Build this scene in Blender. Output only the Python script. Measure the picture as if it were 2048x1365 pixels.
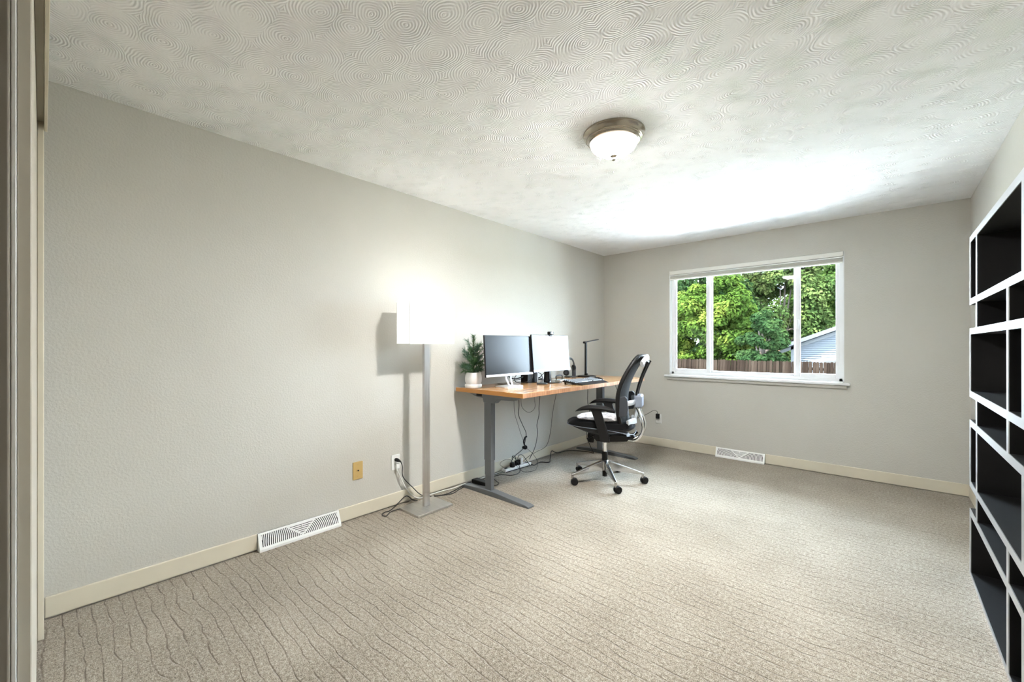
import bpy, bmesh, math, random
from mathutils import Vector, Matrix, Euler
import numpy as np

for o in list(bpy.data.objects):
    bpy.data.objects.remove(o, do_unlink=True)
SC = bpy.context.scene
COL = SC.collection
R = math.radians
random.seed(7)

# ------------------------------------------------------------------ camera
F_PX = 837.68
cam_d = bpy.data.cameras.new('camera')
cam_d.sensor_width = 36.0
cam_d.lens = F_PX / 2048 * 36.0
cam_d.shift_y = 0.0040
cam_d.clip_start = 0.02
cam_d.clip_end = 400
cam = bpy.data.objects.new('camera', cam_d)
COL.objects.link(cam)
cam.location = (2.8327, 0.0, 1.2404)
cam.rotation_euler = (R(90), 0, R(41.743))
SC.camera = cam

# ------------------------------------------------------------------ light, sky, exposure
SKY_STRENGTH = 18.5
SUN_STRENGTH = 21.0
CEIL_LAMP = 375.0
FLOOR_LAMP = 0.24
BULB = 30.0
EXPOSURE = 1.66

world = bpy.data.worlds.new('sky')
SC.world = world
world.use_nodes = True
wn = world.node_tree
wn.nodes.clear()
wtc = wn.nodes.new('ShaderNodeTexCoord')
wno = wn.nodes.new('ShaderNodeTexNoise')
wno.inputs['Scale'].default_value = 2.5
wno.inputs['Detail'].default_value = 5
wn.links.new(wtc.outputs['Generated'], wno.inputs['Vector'])
wrp = wn.nodes.new('ShaderNodeValToRGB')          # pale summer sky, thin cloud
wrp.color_ramp.elements[0].position = 0.40
wrp.color_ramp.elements[0].color = (0.62, 0.80, 1.0, 1)
wrp.color_ramp.elements[1].position = 0.68
wrp.color_ramp.elements[1].color = (0.92, 0.96, 1.0, 1)
wn.links.new(wno.outputs['Fac'], wrp.inputs[0])
bg = wn.nodes.new('ShaderNodeBackground')
bg.inputs['Strength'].default_value = SKY_STRENGTH
wo = wn.nodes.new('ShaderNodeOutputWorld')
wn.links.new(wrp.outputs[0], bg.inputs['Color'])
wn.links.new(bg.outputs[0], wo.inputs['Surface'])

sun_d = bpy.data.lights.new('sun', 'SUN')
sun_d.energy = SUN_STRENGTH
sun_d.angle = R(0.6)
sun_d.color = (1.0, 0.95, 0.85)
sun = bpy.data.objects.new('sun', sun_d)
COL.objects.link(sun)
# light travels towards +Y (onto the trees), down, a little towards +X
sun.rotation_euler = Vector((0.55, 0.62, -0.95)).to_track_quat('-Z', 'Y').to_euler()

SC.view_settings.view_transform = 'Standard'
SC.view_settings.look = 'None'
SC.view_settings.gamma = 1.0
SC.view_settings.use_curve_mapping = False
SC.view_settings.exposure = EXPOSURE

# ------------------------------------------------------------------ material helpers
MATS = {}


def new_mat(name):
    m = bpy.data.materials.new(name)
    m.use_nodes = True
    nt = m.node_tree
    return m, nt, nt.nodes['Principled BSDF']


def mat(name, col, rough=0.5, metal=0.0, var=0.0, vscale=8.0, bump=0.0, bscale=200.0,
        stretch=None, spec=0.5, coat=0.0, emit=None, estr=0.0):
    if name in MATS:
        return MATS[name]
    m, nt, b = new_mat(name)
    b.inputs['Base Color'].default_value = (*col, 1)
    b.inputs['Roughness'].default_value = rough
    b.inputs['Metallic'].default_value = metal
    b.inputs['Specular IOR Level'].default_value = spec
    b.inputs['Coat Weight'].default_value = coat
    if emit:
        b.inputs['Emission Color'].default_value = (*emit, 1)
        b.inputs['Emission Strength'].default_value = estr
    tc = nt.nodes.new('ShaderNodeTexCoord')
    mp = nt.nodes.new('ShaderNodeMapping')
    nt.links.new(tc.outputs['Object'], mp.inputs['Vector'])
    if stretch:
        mp.inputs['Scale'].default_value = stretch
    # every material carries a faint procedural variation
    n = nt.nodes.new('ShaderNodeTexNoise')
    n.inputs['Scale'].default_value = vscale
    n.inputs['Detail'].default_value = 4
    nt.links.new(mp.outputs[0], n.inputs['Vector'])
    mx = nt.nodes.new('ShaderNodeMix')
    mx.data_type = 'RGBA'
    v = max(var, 0.02)
    mx.inputs[6].default_value = (*[c * (1 - v) for c in col], 1)
    mx.inputs[7].default_value = (*[min(1, c * (1 + v)) for c in col], 1)
    nt.links.new(n.outputs['Fac'], mx.inputs[0])
    nt.links.new(mx.outputs[2], b.inputs['Base Color'])
    if bump:
        n2 = nt.nodes.new('ShaderNodeTexNoise')
        n2.inputs['Scale'].default_value = bscale
        n2.inputs['Detail'].default_value = 3
        nt.links.new(mp.outputs[0], n2.inputs['Vector'])
        bp = nt.nodes.new('ShaderNodeBump')
        bp.inputs['Strength'].default_value = 1.0
        bp.inputs['Distance'].default_value = bump
        nt.links.new(n2.outputs['Fac'], bp.inputs['Height'])
        nt.links.new(bp.outputs[0], b.inputs['Normal'])
    MATS[name] = m
    return m


def math_node(nt, op, a=None, b=None, c=None):
    n = nt.nodes.new('ShaderNodeMath')
    n.operation = op
    for i, x in enumerate((a, b, c)):
        if x is None:
            continue
        if isinstance(x, (int, float)):
            n.inputs[i].default_value = x
        else:
            nt.links.new(x, n.inputs[i])
    return n.outputs[0]


def noise_node(nt, vec, scale, detail=3, rough=0.5):
    n = nt.nodes.new('ShaderNodeTexNoise')
    n.inputs['Scale'].default_value = scale
    n.inputs['Detail'].default_value = detail
    n.inputs['Roughness'].default_value = rough
    nt.links.new(vec, n.inputs['Vector'])
    return n.outputs['Fac']


def ramp(nt, fac, stops):
    r = nt.nodes.new('ShaderNodeValToRGB')
    el = r.color_ramp.elements
    while len(el) > 1:
        el.remove(el[-1])
    el[0].position = stops[0][0]
    el[0].color = (*stops[0][1], 1)
    for p, c in stops[1:]:
        e = el.new(p)
        e.color = (*c, 1)
    nt.links.new(fac, r.inputs[0])
    return r.outputs[0]


def mat_carpet():
    m, nt, b = new_mat('carpet')
    tc = nt.nodes.new('ShaderNodeTexCoord')
    sep = nt.nodes.new('ShaderNodeSeparateXYZ')
    nt.links.new(tc.outputs['Object'], sep.inputs[0])
    x, y = sep.outputs[0], sep.outputs[1]
    # wavy grooves running along X, irregularly broken
    mp = nt.nodes.new('ShaderNodeMapping')
    mp.inputs['Scale'].default_value = (1.0, 1.6, 1)
    nt.links.new(tc.outputs['Object'], mp.inputs[0])
    wob = noise_node(nt, mp.outputs[0], 4.5, 3, 0.5)
    wob2 = noise_node(nt, mp.outputs[0], 1.6, 2, 0.5)
    yy = math_node(nt, 'ADD', y, math_node(nt, 'MULTIPLY', wob, 0.055))
    yy = math_node(nt, 'ADD', yy, math_node(nt, 'MULTIPLY', wob2, 0.10))
    fr = math_node(nt, 'FRACT', math_node(nt, 'MULTIPLY', yy, 1 / 0.050))
    d = math_node(nt, 'ABSOLUTE', math_node(nt, 'SUBTRACT', fr, 0.5))
    line = nt.nodes.new('ShaderNodeMapRange')
    line.inputs[1].default_value = 0.0
    line.inputs[2].default_value = 0.085
    line.inputs[3].default_value = 1.0
    line.inputs[4].default_value = 0.0
    nt.links.new(d, line.inputs[0])
    brk = noise_node(nt, mp.outputs[0], 9, 2)
    brk2 = math_node(nt, 'MULTIPLY', math_node(nt, 'SUBTRACT', brk, 0.29), 3.0)
    cl = nt.nodes.new('ShaderNodeClamp')
    nt.links.new(brk2, cl.inputs[0])
    groove = math_node(nt, 'MULTIPLY', line.outputs[0], cl.outputs[0])
    pile = noise_node(nt, tc.outputs['Object'], 230, 2, 0.75)
    pile2 = noise_node(nt, tc.outputs['Object'], 75, 2, 0.6)
    patch = noise_node(nt, tc.outputs['Object'], 2.2, 3)
    mixp = math_node(nt, 'ADD', math_node(nt, 'MULTIPLY', pile, 0.68), math_node(nt, 'MULTIPLY', pile2, 0.32))
    mixp = math_node(nt, 'ADD', mixp, math_node(nt, 'MULTIPLY', math_node(nt, 'SUBTRACT', patch, 0.5), 0.13))
    colr = ramp(nt, mixp, [(0.34, (0.058, 0.040, 0.022)), (0.46, (0.205, 0.167, 0.118)), (0.54, (0.35, 0.30, 0.234)), (0.66, (0.53, 0.478, 0.405))])
    mx = nt.nodes.new('ShaderNodeMix')
    mx.data_type = 'RGBA'
    nt.links.new(math_node(nt, 'MULTIPLY', groove, math_node(nt, 'MULTIPLY_ADD', pile, 0.9, 0.42)), mx.inputs[0])
    nt.links.new(colr, mx.inputs[6])
    mx.inputs[7].default_value = (0.15, 0.115, 0.08, 1)
    nt.links.new(mx.outputs[2], b.inputs['Base Color'])
    b.inputs['Roughness'].default_value = 1.0
    b.inputs['Specular IOR Level'].default_value = 0.05
    b.inputs['Sheen Weight'].default_value = 0.25
    b.inputs['Sheen Roughness'].default_value = 0.6
    h = math_node(nt, 'SUBTRACT', math_node(nt, 'MULTIPLY', pile, 0.5), groove)
    bp = nt.nodes.new('ShaderNodeBump')
    bp.inputs['Strength'].default_value = 0.8
    bp.inputs['Distance'].default_value = 0.005
    nt.links.new(h, bp.inputs['Height'])
    nt.links.new(bp.outputs[0], b.inputs['Normal'])
    return m


def mat_ceiling():
    m, nt, b = new_mat('swirl_plaster')
    tc = nt.nodes.new('ShaderNodeTexCoord')
    n = nt.nodes.new('ShaderNodeTexNoise')
    n.inputs['Scale'].default_value = 7
    n.inputs['Detail'].default_value = 2
    nt.links.new(tc.outputs['Object'], n.inputs['Vector'])
    vm = nt.nodes.new('ShaderNodeVectorMath')
    vm.operation = 'MULTIPLY_ADD'
    vm.inputs[1].default_value = (0.05, 0.05, 0)
    nt.links.new(n.outputs['Color'], vm.inputs[0])
    nt.links.new(tc.outputs['Object'], vm.inputs[2])
    mp = nt.nodes.new('ShaderNodeMapping')
    mp.inputs['Scale'].default_value = (1.0, 1.35, 1)
    nt.links.new(vm.outputs[0], mp.inputs[0])
    vo = nt.nodes.new('ShaderNodeTexVoronoi')
    vo.inputs['Scale'].default_value = 4.8
    vo.inputs['Randomness'].default_value = 0.5
    vo.voronoi_dimensions = '2D'
    nt.links.new(mp.outputs[0], vo.inputs['Vector'])
    wv = math_node(nt, 'SINE', math_node(nt, 'MULTIPLY', vo.outputs['Distance'], 100.0))
    msk = noise_node(nt, tc.outputs['Object'], 9, 3)
    mk = math_node(nt, 'MAXIMUM', math_node(nt, 'MULTIPLY', math_node(nt, 'SUBTRACT', msk, 0.34), 3.0), 0.0)
    mk = math_node(nt, 'MINIMUM', mk, 1.0)
    h = math_node(nt, 'MULTIPLY', wv, mk)
    h = math_node(nt, 'ADD', h, math_node(nt, 'MULTIPLY', noise_node(nt, tc.outputs['Object'], 60, 3), 0.35))
    bp = nt.nodes.new('ShaderNodeBump')
    bp.inputs['Strength'].default_value = 1.0
    bp.inputs['Distance'].default_value = 0.0021
    nt.links.new(h, bp.inputs['Height'])
    nt.links.new(bp.outputs[0], b.inputs['Normal'])
    b.inputs['Base Color'].default_value = (0.96, 0.965, 0.97, 1)
    b.inputs['Roughness'].default_value = 0.75
    b.inputs['Specular IOR Level'].default_value = 0.2
    return m


def mat_wall():
    m, nt, b = new_mat('wall_paint')
    tc = nt.nodes.new('ShaderNodeTexCoord')
    n1 = noise_node(nt, tc.outputs['Object'], 95, 3)
    n2 = noise_node(nt, tc.outputs['Object'], 2.0, 2)
    c = ramp(nt, n2, [(0.3, (0.572, 0.556, 0.508)), (0.7, (0.592, 0.576, 0.528))])
    nt.links.new(c, b.inputs['Base Color'])
    bp = nt.nodes.new('ShaderNodeBump')
    bp.inputs['Strength'].default_value = 0.8
    bp.inputs['Distance'].default_value = 0.0026
    nt.links.new(n1, bp.inputs['Height'])
    nt.links.new(bp.outputs[0], b.inputs['Normal'])
    b.inputs['Roughness'].default_value = 0.75
    b.inputs['Specular IOR Level'].default_value = 0.12
    return m


def mat_wood():
    m, nt, b = new_mat('bamboo_wood')
    tc = nt.nodes.new('ShaderNodeTexCoord')
    mp = nt.nodes.new('ShaderNodeMapping')
    mp.inputs['Scale'].default_value = (42, 1.6, 8)
    nt.links.new(tc.outputs['Object'], mp.inputs[0])
    n = noise_node(nt, mp.outputs[0], 1.0, 4)
    c = ramp(nt, n, [(0.3, (0.40, 0.19, 0.065)), (0.5, (0.52, 0.27, 0.105)), (0.7, (0.60, 0.34, 0.15))])
    nt.links.new(c, b.inputs['Base Color'])
    b.inputs['Roughness'].default_value = 0.22
    b.inputs['Coat Weight'].default_value = 0.25
    b.inputs['Coat Roughness'].default_value = 0.15
    return m


def mat_wood_edge():
    m, nt, b = new_mat('bamboo_edge')
    tc = nt.nodes.new('ShaderNodeTexCoord')
    mp = nt.nodes.new('ShaderNodeMapping')
    mp.inputs['Scale'].default_value = (3, 55, 3)
    nt.links.new(tc.outputs['Object'], mp.inputs[0])
    n = noise_node(nt, mp.outputs[0], 1.0, 3)
    c = ramp(nt, n, [(0.3, (0.30, 0.13, 0.055)), (0.5, (0.42, 0.21, 0.10)), (0.72, (0.55, 0.31, 0.17))])
    nt.links.new(c, b.inputs['Base Color'])
    b.inputs['Roughness'].default_value = 0.4
    return m


def mat_brushed(name, col, stretch, rough=0.32):
    m, nt, b = new_mat(name)
    tc = nt.nodes.new('ShaderNodeTexCoord')
    mp = nt.nodes.new('ShaderNodeMapping')
    mp.inputs['Scale'].default_value = stretch
    nt.links.new(tc.outputs['Object'], mp.inputs[0])
    n = noise_node(nt, mp.outputs[0], 1.0, 4)
    c = ramp(nt, n, [(0.3, tuple(x * 0.82 for x in col)), (0.7, col)])
    nt.links.new(c, b.inputs['Base Color'])
    b.inputs['Metallic'].default_value = 1.0
    b.inputs['Roughness'].default_value = rough
    return m


def mat_leaf(name, dark, mid, light, scale=1.1):
    m = bpy.data.materials.new(name)
    m.use_nodes = True
    nt = m.node_tree
    nt.nodes.clear()
    out = nt.nodes.new('ShaderNodeOutputMaterial')
    tc = nt.nodes.new('ShaderNodeTexCoord')
    n = noise_node(nt, tc.outputs['Object'], scale, 4, 0.65)
    c = ramp(nt, n, [(0.32, dark), (0.5, mid), (0.68, light)])
    df = nt.nodes.new('ShaderNodeBsdfDiffuse')
    tr = nt.nodes.new('ShaderNodeBsdfTranslucent')
    nt.links.new(c, df.inputs[0])
    nt.links.new(c, tr.inputs[0])
    mx = nt.nodes.new('ShaderNodeMixShader')
    mx.inputs[0].default_value = 0.35
    nt.links.new(df.outputs[0], mx.inputs[1])
    nt.links.new(tr.outputs[0], mx.inputs[2])
    nt.links.new(mx.outputs[0], out.inputs[0])
    return m


def mat_glass():
    m = bpy.data.materials.new('window_glass')
    m.use_nodes = True
    nt = m.node_tree
    nt.nodes.clear()
    out = nt.nodes.new('ShaderNodeOutputMaterial')
    tc = nt.nodes.new('ShaderNodeTexCoord')
    n = noise_node(nt, tc.outputs['Object'], 3, 2)
    c = ramp(nt, n, [(0.3, (0.93, 0.95, 0.95)), (0.7, (0.95, 0.97, 0.97))])
    tr = nt.nodes.new('ShaderNodeBsdfTransparent')
    nt.links.new(c, tr.inputs[0])
    gl = nt.nodes.new('ShaderNodeBsdfGlossy')
    gl.inputs['Roughness'].default_value = 0.02
    mx = nt.nodes.new('ShaderNodeMixShader')
    fr = nt.nodes.new('ShaderNodeFresnel')
    fr.inputs[0].default_value = 1.25
    nt.links.new(fr.outputs[0], mx.inputs[0])
    nt.links.new(tr.outputs[0], mx.inputs[1])
    nt.links.new(gl.outputs[0], mx.inputs[2])
    nt.links.new(mx.outputs[0], out.inputs[0])
    return m


def mat_mesh_fabric():
    m = bpy.data.materials.new('mesh_fabric')
    m.use_nodes = True
    nt = m.node_tree
    b = nt.nodes['Principled BSDF']
    b.inputs['Base Color'].default_value = (0.006, 0.006, 0.007, 1)
    b.inputs['Roughness'].default_value = 0.7
    out = nt.nodes['Material Output']
    tc = nt.nodes.new('ShaderNodeTexCoord')
    wv = noise_node(nt, tc.outputs['Object'], 900, 1)
    fac = math_node(nt, 'MULTIPLY', math_node(nt, 'GREATER_THAN', wv, 0.55), 0.55)
    tr = nt.nodes.new('ShaderNodeBsdfTransparent')
    mx = nt.nodes.new('ShaderNodeMixShader')
    nt.links.new(fac, mx.inputs[0])
    nt.links.new(b.outputs[0], mx.inputs[1])
    nt.links.new(tr.outputs[0], mx.inputs[2])
    nt.links.new(mx.outputs[0], out.inputs[0])
    return m


def mat_fluff():
    m, nt, b = new_mat('marbled_fleece')
    tc = nt.nodes.new('ShaderNodeTexCoord')
    n = noise_node(nt, tc.outputs['Object'], 22, 5, 0.7)
    n2 = noise_node(nt, tc.outputs['Object'], 160, 2, 0.7)
    f = math_node(nt, 'ADD', math_node(nt, 'MULTIPLY', n, 0.75), math_node(nt, 'MULTIPLY', n2, 0.25))
    c = ramp(nt, f, [(0.36, (0.12, 0.10, 0.12)), (0.46, (0.55, 0.52, 0.55)), (0.56, (0.86, 0.85, 0.86))])
    nt.links.new(c, b.inputs['Base Color'])
    b.inputs['Roughness'].default_value = 1
    b.inputs['Sheen Weight'].default_value = 0.4
    bp = nt.nodes.new('ShaderNodeBump')
    bp.inputs['Distance'].default_value = 0.004
    nt.links.new(f, bp.inputs['Height'])
    nt.links.new(bp.outputs[0], b.inputs['Normal'])
    return m


def mat_dome(strength):
    # alabaster glass lit from inside: cooler and brighter at the centre, warm and dimmer at the rim
    m, nt, b = new_mat('lit_alabaster_glass')
    tc = nt.nodes.new('ShaderNodeTexCoord')
    sep = nt.nodes.new('ShaderNodeSeparateXYZ')
    nt.links.new(tc.outputs['Object'], sep.inputs[0])
    n = noise_node(nt, tc.outputs['Object'], 9, 3)
    z0 = math_node(nt, 'MULTIPLY', sep.outputs[2], -12.0)
    z = math_node(nt, 'ADD', z0, math_node(nt, 'MULTIPLY', n, 0.25))
    c = ramp(nt, z, [(0.62, (1.0, 0.62, 0.36)), (0.80, (1.0, 0.92, 0.82)), (1.0, (1.0, 0.995, 0.985))])
    s = nt.nodes.new('ShaderNodeMapRange')
    s.inputs[1].default_value = 0.98
    s.inputs[2].default_value = 1.49
    s.inputs[3].default_value = 0.0
    s.inputs[4].default_value = 1.0
    nt.links.new(z0, s.inputs[0])
    sq = math_node(nt, 'POWER', s.outputs[0], 1.45)
    es = math_node(nt, 'MULTIPLY_ADD', sq, strength, 0.7)
    b.inputs['Base Color'].default_value = (0.8, 0.76, 0.7, 1)
    nt.links.new(c, b.inputs['Emission Color'])
    nt.links.new(es, b.inputs['Emission Strength'])
    b.inputs['Roughness'].default_value = 0.3
    return m


def mat_fence():
    m, nt, b = new_mat('weathered_cedar')
    tc = nt.nodes.new('ShaderNodeTexCoord')
    mp = nt.nodes.new('ShaderNodeMapping')
    mp.inputs['Scale'].default_value = (30, 30, 3)
    nt.links.new(tc.outputs['Object'], mp.inputs[0])
    n = noise_node(nt, mp.outputs[0], 1.0, 4)
    oi = nt.nodes.new('ShaderNodeObjectInfo')
    f = math_node(nt, 'ADD', math_node(nt, 'MULTIPLY', n, 0.6), math_node(nt, 'MULTIPLY', oi.outputs['Random'], 0.4))
    c = ramp(nt, f, [(0.25, (0.0026, 0.0016, 0.0011)), (0.5, (0.0062, 0.0040, 0.0029)), (0.75, (0.0125, 0.0088, 0.0066))])
    nt.links.new(c, b.inputs['Base Color'])
    b.inputs['Roughness'].default_value = 0.95
    b.inputs['Specular IOR Level'].default_value = 0.02
    return m


M_CARPET = mat_carpet()
M_CEIL = mat_ceiling()
M_WALL = mat_wall()
M_TRIM = mat('cream_trim', (0.70, 0.645, 0.52), 0.4, var=0.03)
M_DOOR = mat('taupe_door', (0.62, 0.58, 0.49), 0.5, var=0.03)
M_DOOR_SHADED = mat('shaded_door', (0.24, 0.21, 0.17), 0.6, var=0.05)  # rear door: closet shade put into a darker, browner colour
M_WHITE = mat('white_vinyl', (0.85, 0.86, 0.87), 0.35)
M_WHITEP = mat('white_plastic', (0.82, 0.82, 0.80), 0.35)
M_VENT = mat('white_enamel', (0.86, 0.86, 0.84), 0.35)
M_DARK = mat('dark_duct', (0.02, 0.02, 0.02), 0.9)
M_TAN = mat('almond_plastic', (0.55, 0.38, 0.14), 0.4, var=0.03)
M_SHADE_FAB = mat('cream_pleated_fabric', (0.84, 0.83, 0.78), 0.8, bump=0.0006, bscale=300)
M_BLACK = mat('black_plastic', (0.007, 0.0065, 0.0065), 0.42, spec=0.32)
M_BLACKG = mat('gloss_black_plastic', (0.008, 0.008, 0.009), 0.12)
M_RUBBER = mat('black_rubber', (0.006, 0.0055, 0.0055), 0.6, spec=0.28)
M_FABRIC = mat('black_fabric', (0.006, 0.006, 0.0065), 0.85, spec=0.2, bump=0.0006, bscale=500)
M_GREYP = mat('grey_blue_plastic', (0.22, 0.25, 0.30), 0.38)
M_DGREYP = mat('dark_grey_plastic', (0.04, 0.044, 0.052), 0.4)
M_CHROME = mat('chrome', (0.78, 0.78, 0.78), 0.14, metal=1.0)
M_ALU = mat('polished_aluminium', (0.55, 0.54, 0.53), 0.22, metal=1.0)
M_SILVER = mat('silver_plastic', (0.72, 0.74, 0.76), 0.3, metal=0.4)
M_STEEL = mat('grey_powder_coat', (0.125, 0.135, 0.145), 0.42, var=0.05)
M_NICKEL_V = mat_brushed('brushed_nickel_pole', (0.62, 0.60, 0.58), (90, 90, 3), 0.30)
M_NICKEL_B = mat_brushed('brushed_nickel_plate', (0.66, 0.65, 0.63), (4, 120, 4), 0.34)
M_NICKEL_R = mat_brushed('satin_nickel', (0.42, 0.37, 0.30), (6, 6, 60), 0.2)
M_WOOD = mat_wood()
M_WEDGE = mat_wood_edge()
M_WEND = mat('bamboo_end', (0.50, 0.22, 0.055), 0.35, var=0.12, vscale=6, stretch=(1, 6, 30))
M_CERAMIC = mat('white_ceramic', (0.80, 0.79, 0.77), 0.35)
M_NEEDLE = mat('pine_needle', (0.05, 0.135, 0.04), 0.6, var=0.55, vscale=40)
M_NEEDLE2 = mat('blue_pine_needle', (0.08, 0.17, 0.105), 0.6, var=0.5, vscale=40)
M_TWIG = mat('brown_twig', (0.06, 0.035, 0.02), 0.8, var=0.2)
M_SOIL = mat('dark_moss', (0.03, 0.04, 0.015), 0.95, var=0.3)
M_SHELFB = mat('black_brown_veneer', (0.0045, 0.004, 0.004), 0.5, var=0.6, vscale=14, stretch=(1, 0.3, 1), bump=0.0004, bscale=60, spec=0.25)
M_EDGE = mat_brushed('silver_edging', (0.80, 0.81, 0.83), (60, 2, 2), 0.38)
M_GLASS = mat_glass()
M_MESH = mat_mesh_fabric()
M_FLUFF = mat_fluff()
M_FENCE = mat_fence()
M_SCREEN = mat('dark_screen', (0.02, 0.022, 0.024), 0.26, spec=0.26)
M_CABLE = mat('black_cable', (0.012, 0.012, 0.012), 0.5)
M_CABLEW = mat('white_cable', (0.75, 0.74, 0.70), 0.5)
M_KEY = mat('keycap', (0.06, 0.06, 0.062), 0.35)
M_KEYG = mat('keyboard_white', (0.55, 0.55, 0.56), 0.4)
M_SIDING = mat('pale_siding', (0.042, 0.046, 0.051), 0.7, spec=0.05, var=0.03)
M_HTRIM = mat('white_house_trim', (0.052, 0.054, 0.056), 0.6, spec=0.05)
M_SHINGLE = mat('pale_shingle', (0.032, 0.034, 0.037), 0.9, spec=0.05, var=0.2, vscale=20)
M_LAWN = mat('lawn', (0.03, 0.05, 0.012), 0.95, var=0.4, vscale=3)
M_BOUNCE_SLAB = mat('pale_bounce_slab', (0.53, 0.52, 0.505), 0.9, var=0.1, vscale=4)
M_BARK = mat('bark', (0.03, 0.022, 0.016), 0.95, var=0.4, vscale=6, bump=0.02, bscale=12)
M_BRICK = mat('terracotta', (0.30, 0.13, 0.06), 0.8, var=0.2)

# ------------------------------------------------------------------ geometry helpers


class MB:
    def __init__(self):
        self.v = []
        self.f = []

    def add(self, vs, fs):
        n = len(self.v)
        self.v += [tuple(p) for p in vs]
        self.f += [tuple(i + n for i in q) for q in fs]
        return self

    def box(self, lo, hi):
        x0, y0, z0 = lo
        x1, y1, z1 = hi
        vs = [(x0, y0, z0), (x1, y0, z0), (x1, y1, z0), (x0, y1, z0), (x0, y0, z1), (x1, y0, z1), (x1, y1, z1), (x0, y1, z1)]
        return self.add(vs, [(3, 2, 1, 0), (4, 5, 6, 7), (0, 1, 5, 4), (1, 2, 6, 5), (2, 3, 7, 6), (3, 0, 4, 7)])

    def obox(self, c, s, rot):
        m = Matrix.Translation(c) @ (rot.to_matrix().to_4x4() if isinstance(rot, Euler) else rot)
        h = [x / 2 for x in s]
        vs = [m @ Vector((a * h[0], b * h[1], d * h[2])) for d in (-1, 1) for a, b in ((-1, -1), (1, -1), (1, 1), (-1, 1))]
        return self.add(vs, [(3, 2, 1, 0), (4, 5, 6, 7), (0, 1, 5, 4), (1, 2, 6, 5), (2, 3, 7, 6), (3, 0, 4, 7)])

    def rings(self, rs, cap=True, close=True):
        n = len(rs[0])
        vs = [p for r in rs for p in r]
        fs = []
        for i in range(len(rs) - 1):
            for j in range(n if close else n - 1):
                k = (j + 1) % n
                fs.append((i * n + j, i * n + k, (i + 1) * n + k, (i + 1) * n + j))
        if cap:
            fs.append(tuple(range(n - 1, -1, -1)))
            fs.append(tuple((len(rs) - 1) * n + j for j in range(n)))
        return self.add(vs, fs)

    def cyl(self, p0, p1, r0, r1=None, n=20):
        p0, p1 = Vector(p0), Vector(p1)
        r1 = r0 if r1 is None else r1
        q = (p1 - p0).to_track_quat('Z', 'Y')
        rs = []
        for p, r in ((p0, r0), (p1, r1)):
            rs.append([p + q @ Vector((r * math.cos(2 * math.pi * j / n), r * math.sin(2 * math.pi * j / n), 0)) for j in range(n)])
        return self.rings(rs)

    def tube(self, path, r, n=8, flat=None):
        P = [Vector(p) for p in path]
        rs = []
        t0 = (P[1] - P[0]).normalized()
        up = Vector((0, 0, 1)) if abs(t0.z) < 0.9 else Vector((1, 0, 0))
        nrm = (up - t0 * up.dot(t0)).normalized()
        for i, p in enumerate(P):
            a = P[max(0, i - 1)]
            b = P[min(len(P) - 1, i + 1)]
            t = (b - a).normalized()
            nrm = (nrm - t * nrm.dot(t))
            if nrm.length < 1e-6:
                nrm = t.orthogonal()
            nrm.normalize()
            bi = t.cross(nrm)
            rr = r[i] if isinstance(r, (list, tuple)) else r
            ra, rb = (rr, rr) if flat is None else (rr * flat[0], rr * flat[1])
            rs.append([p + nrm * (ra * math.cos(2 * math.pi * j / n)) + bi * (rb * math.sin(2 * math.pi * j / n)) for j in range(n)])
        return self.rings(rs)

    def lathe(self, prof, c=(0, 0, 0), n=48, cap=True):
        c = Vector(c)
        rs = [[c + Vector((r * math.cos(2 * math.pi * j / n), r * math.sin(2 * math.pi * j / n), z)) for j in range(n)] for r, z in prof]
        return self.rings(rs, cap)

    def prism(self, poly, a, b, axis='y'):
        """poly of (u,v); extruded between a and b along axis"""
        def P(u, v, w):
            return {'x': (w, u, v), 'y': (u, w, v), 'z': (u, v, w)}[axis]
        return self.rings([[P(u, v, a) for u, v in poly], [P(u, v, b) for u, v in poly]])

    def slab(self, plan, top, bot, n=40, rings=6):
        """closed pad: plan(theta)->(x,y) outline about 0, top/bot(x,y,t) with t=0 centre..1 edge"""
        rs = []
        for i in range(rings + 1):
            t = max(i / rings, 0.02)
            rs.append([(plan(2 * math.pi * j / n)[0] * t, plan(2 * math.pi * j / n)[1] * t, 0) for j in range(n)])
        up = [[(x, y, top(x, y, i / rings)) for x, y, _ in r] for i, r in enumerate(rs)]
        dn = [[(x, y, bot(x, y, i / rings)) for x, y, _ in r] for i, r in enumerate(rs)]
        return self.rings(dn + up[::-1])

    def build(self, name, m, parent=None, smooth=35, bevel=0.0, seg=2, loc=None, kind=None):
        me = bpy.data.meshes.new(name)
        me.from_pydata(self.v, [], self.f)
        bm = bmesh.new()
        bm.from_mesh(me)
        bmesh.ops.recalc_face_normals(bm, faces=bm.faces)
        bm.to_mesh(me)
        bm.free()
        me.materials.append(m)
        if smooth:
            me.shade_smooth()
            me.set_sharp_from_angle(angle=R(smooth))
        o = bpy.data.objects.new(name, me)
        COL.objects.link(o)
        if parent:
            o.parent = parent
        if loc:
            o.location = loc
        if bevel:
            b = o.modifiers.new('bevel', 'BEVEL')
            b.width = bevel
            b.segments = seg
            b.limit_method = 'ANGLE'
            b.angle_limit = R(40)
            b.harden_normals = False
        if kind:
            o['kind'] = kind
        return o


def bx(name, lo, hi, m, parent=None, bevel=0.0, **k):
    return MB().box(lo, hi).build(name, m, parent, bevel=bevel, **k)


def tag(o, label, cat, group=None):
    o['label'] = label
    o['category'] = cat
    if group:
        o['group'] = group
    return o


def thing(name, label, cat, loc=(0, 0, 0), rz=0.0, group=None):
    o = bpy.data.objects.new(name, None)
    o.empty_display_size = 0.05
    COL.objects.link(o)
    o.location = loc
    o.rotation_euler = (0, 0, rz)
    return tag(o, label, cat, group)


def struct(o):
    o['kind'] = 'structure'
    return o


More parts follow.
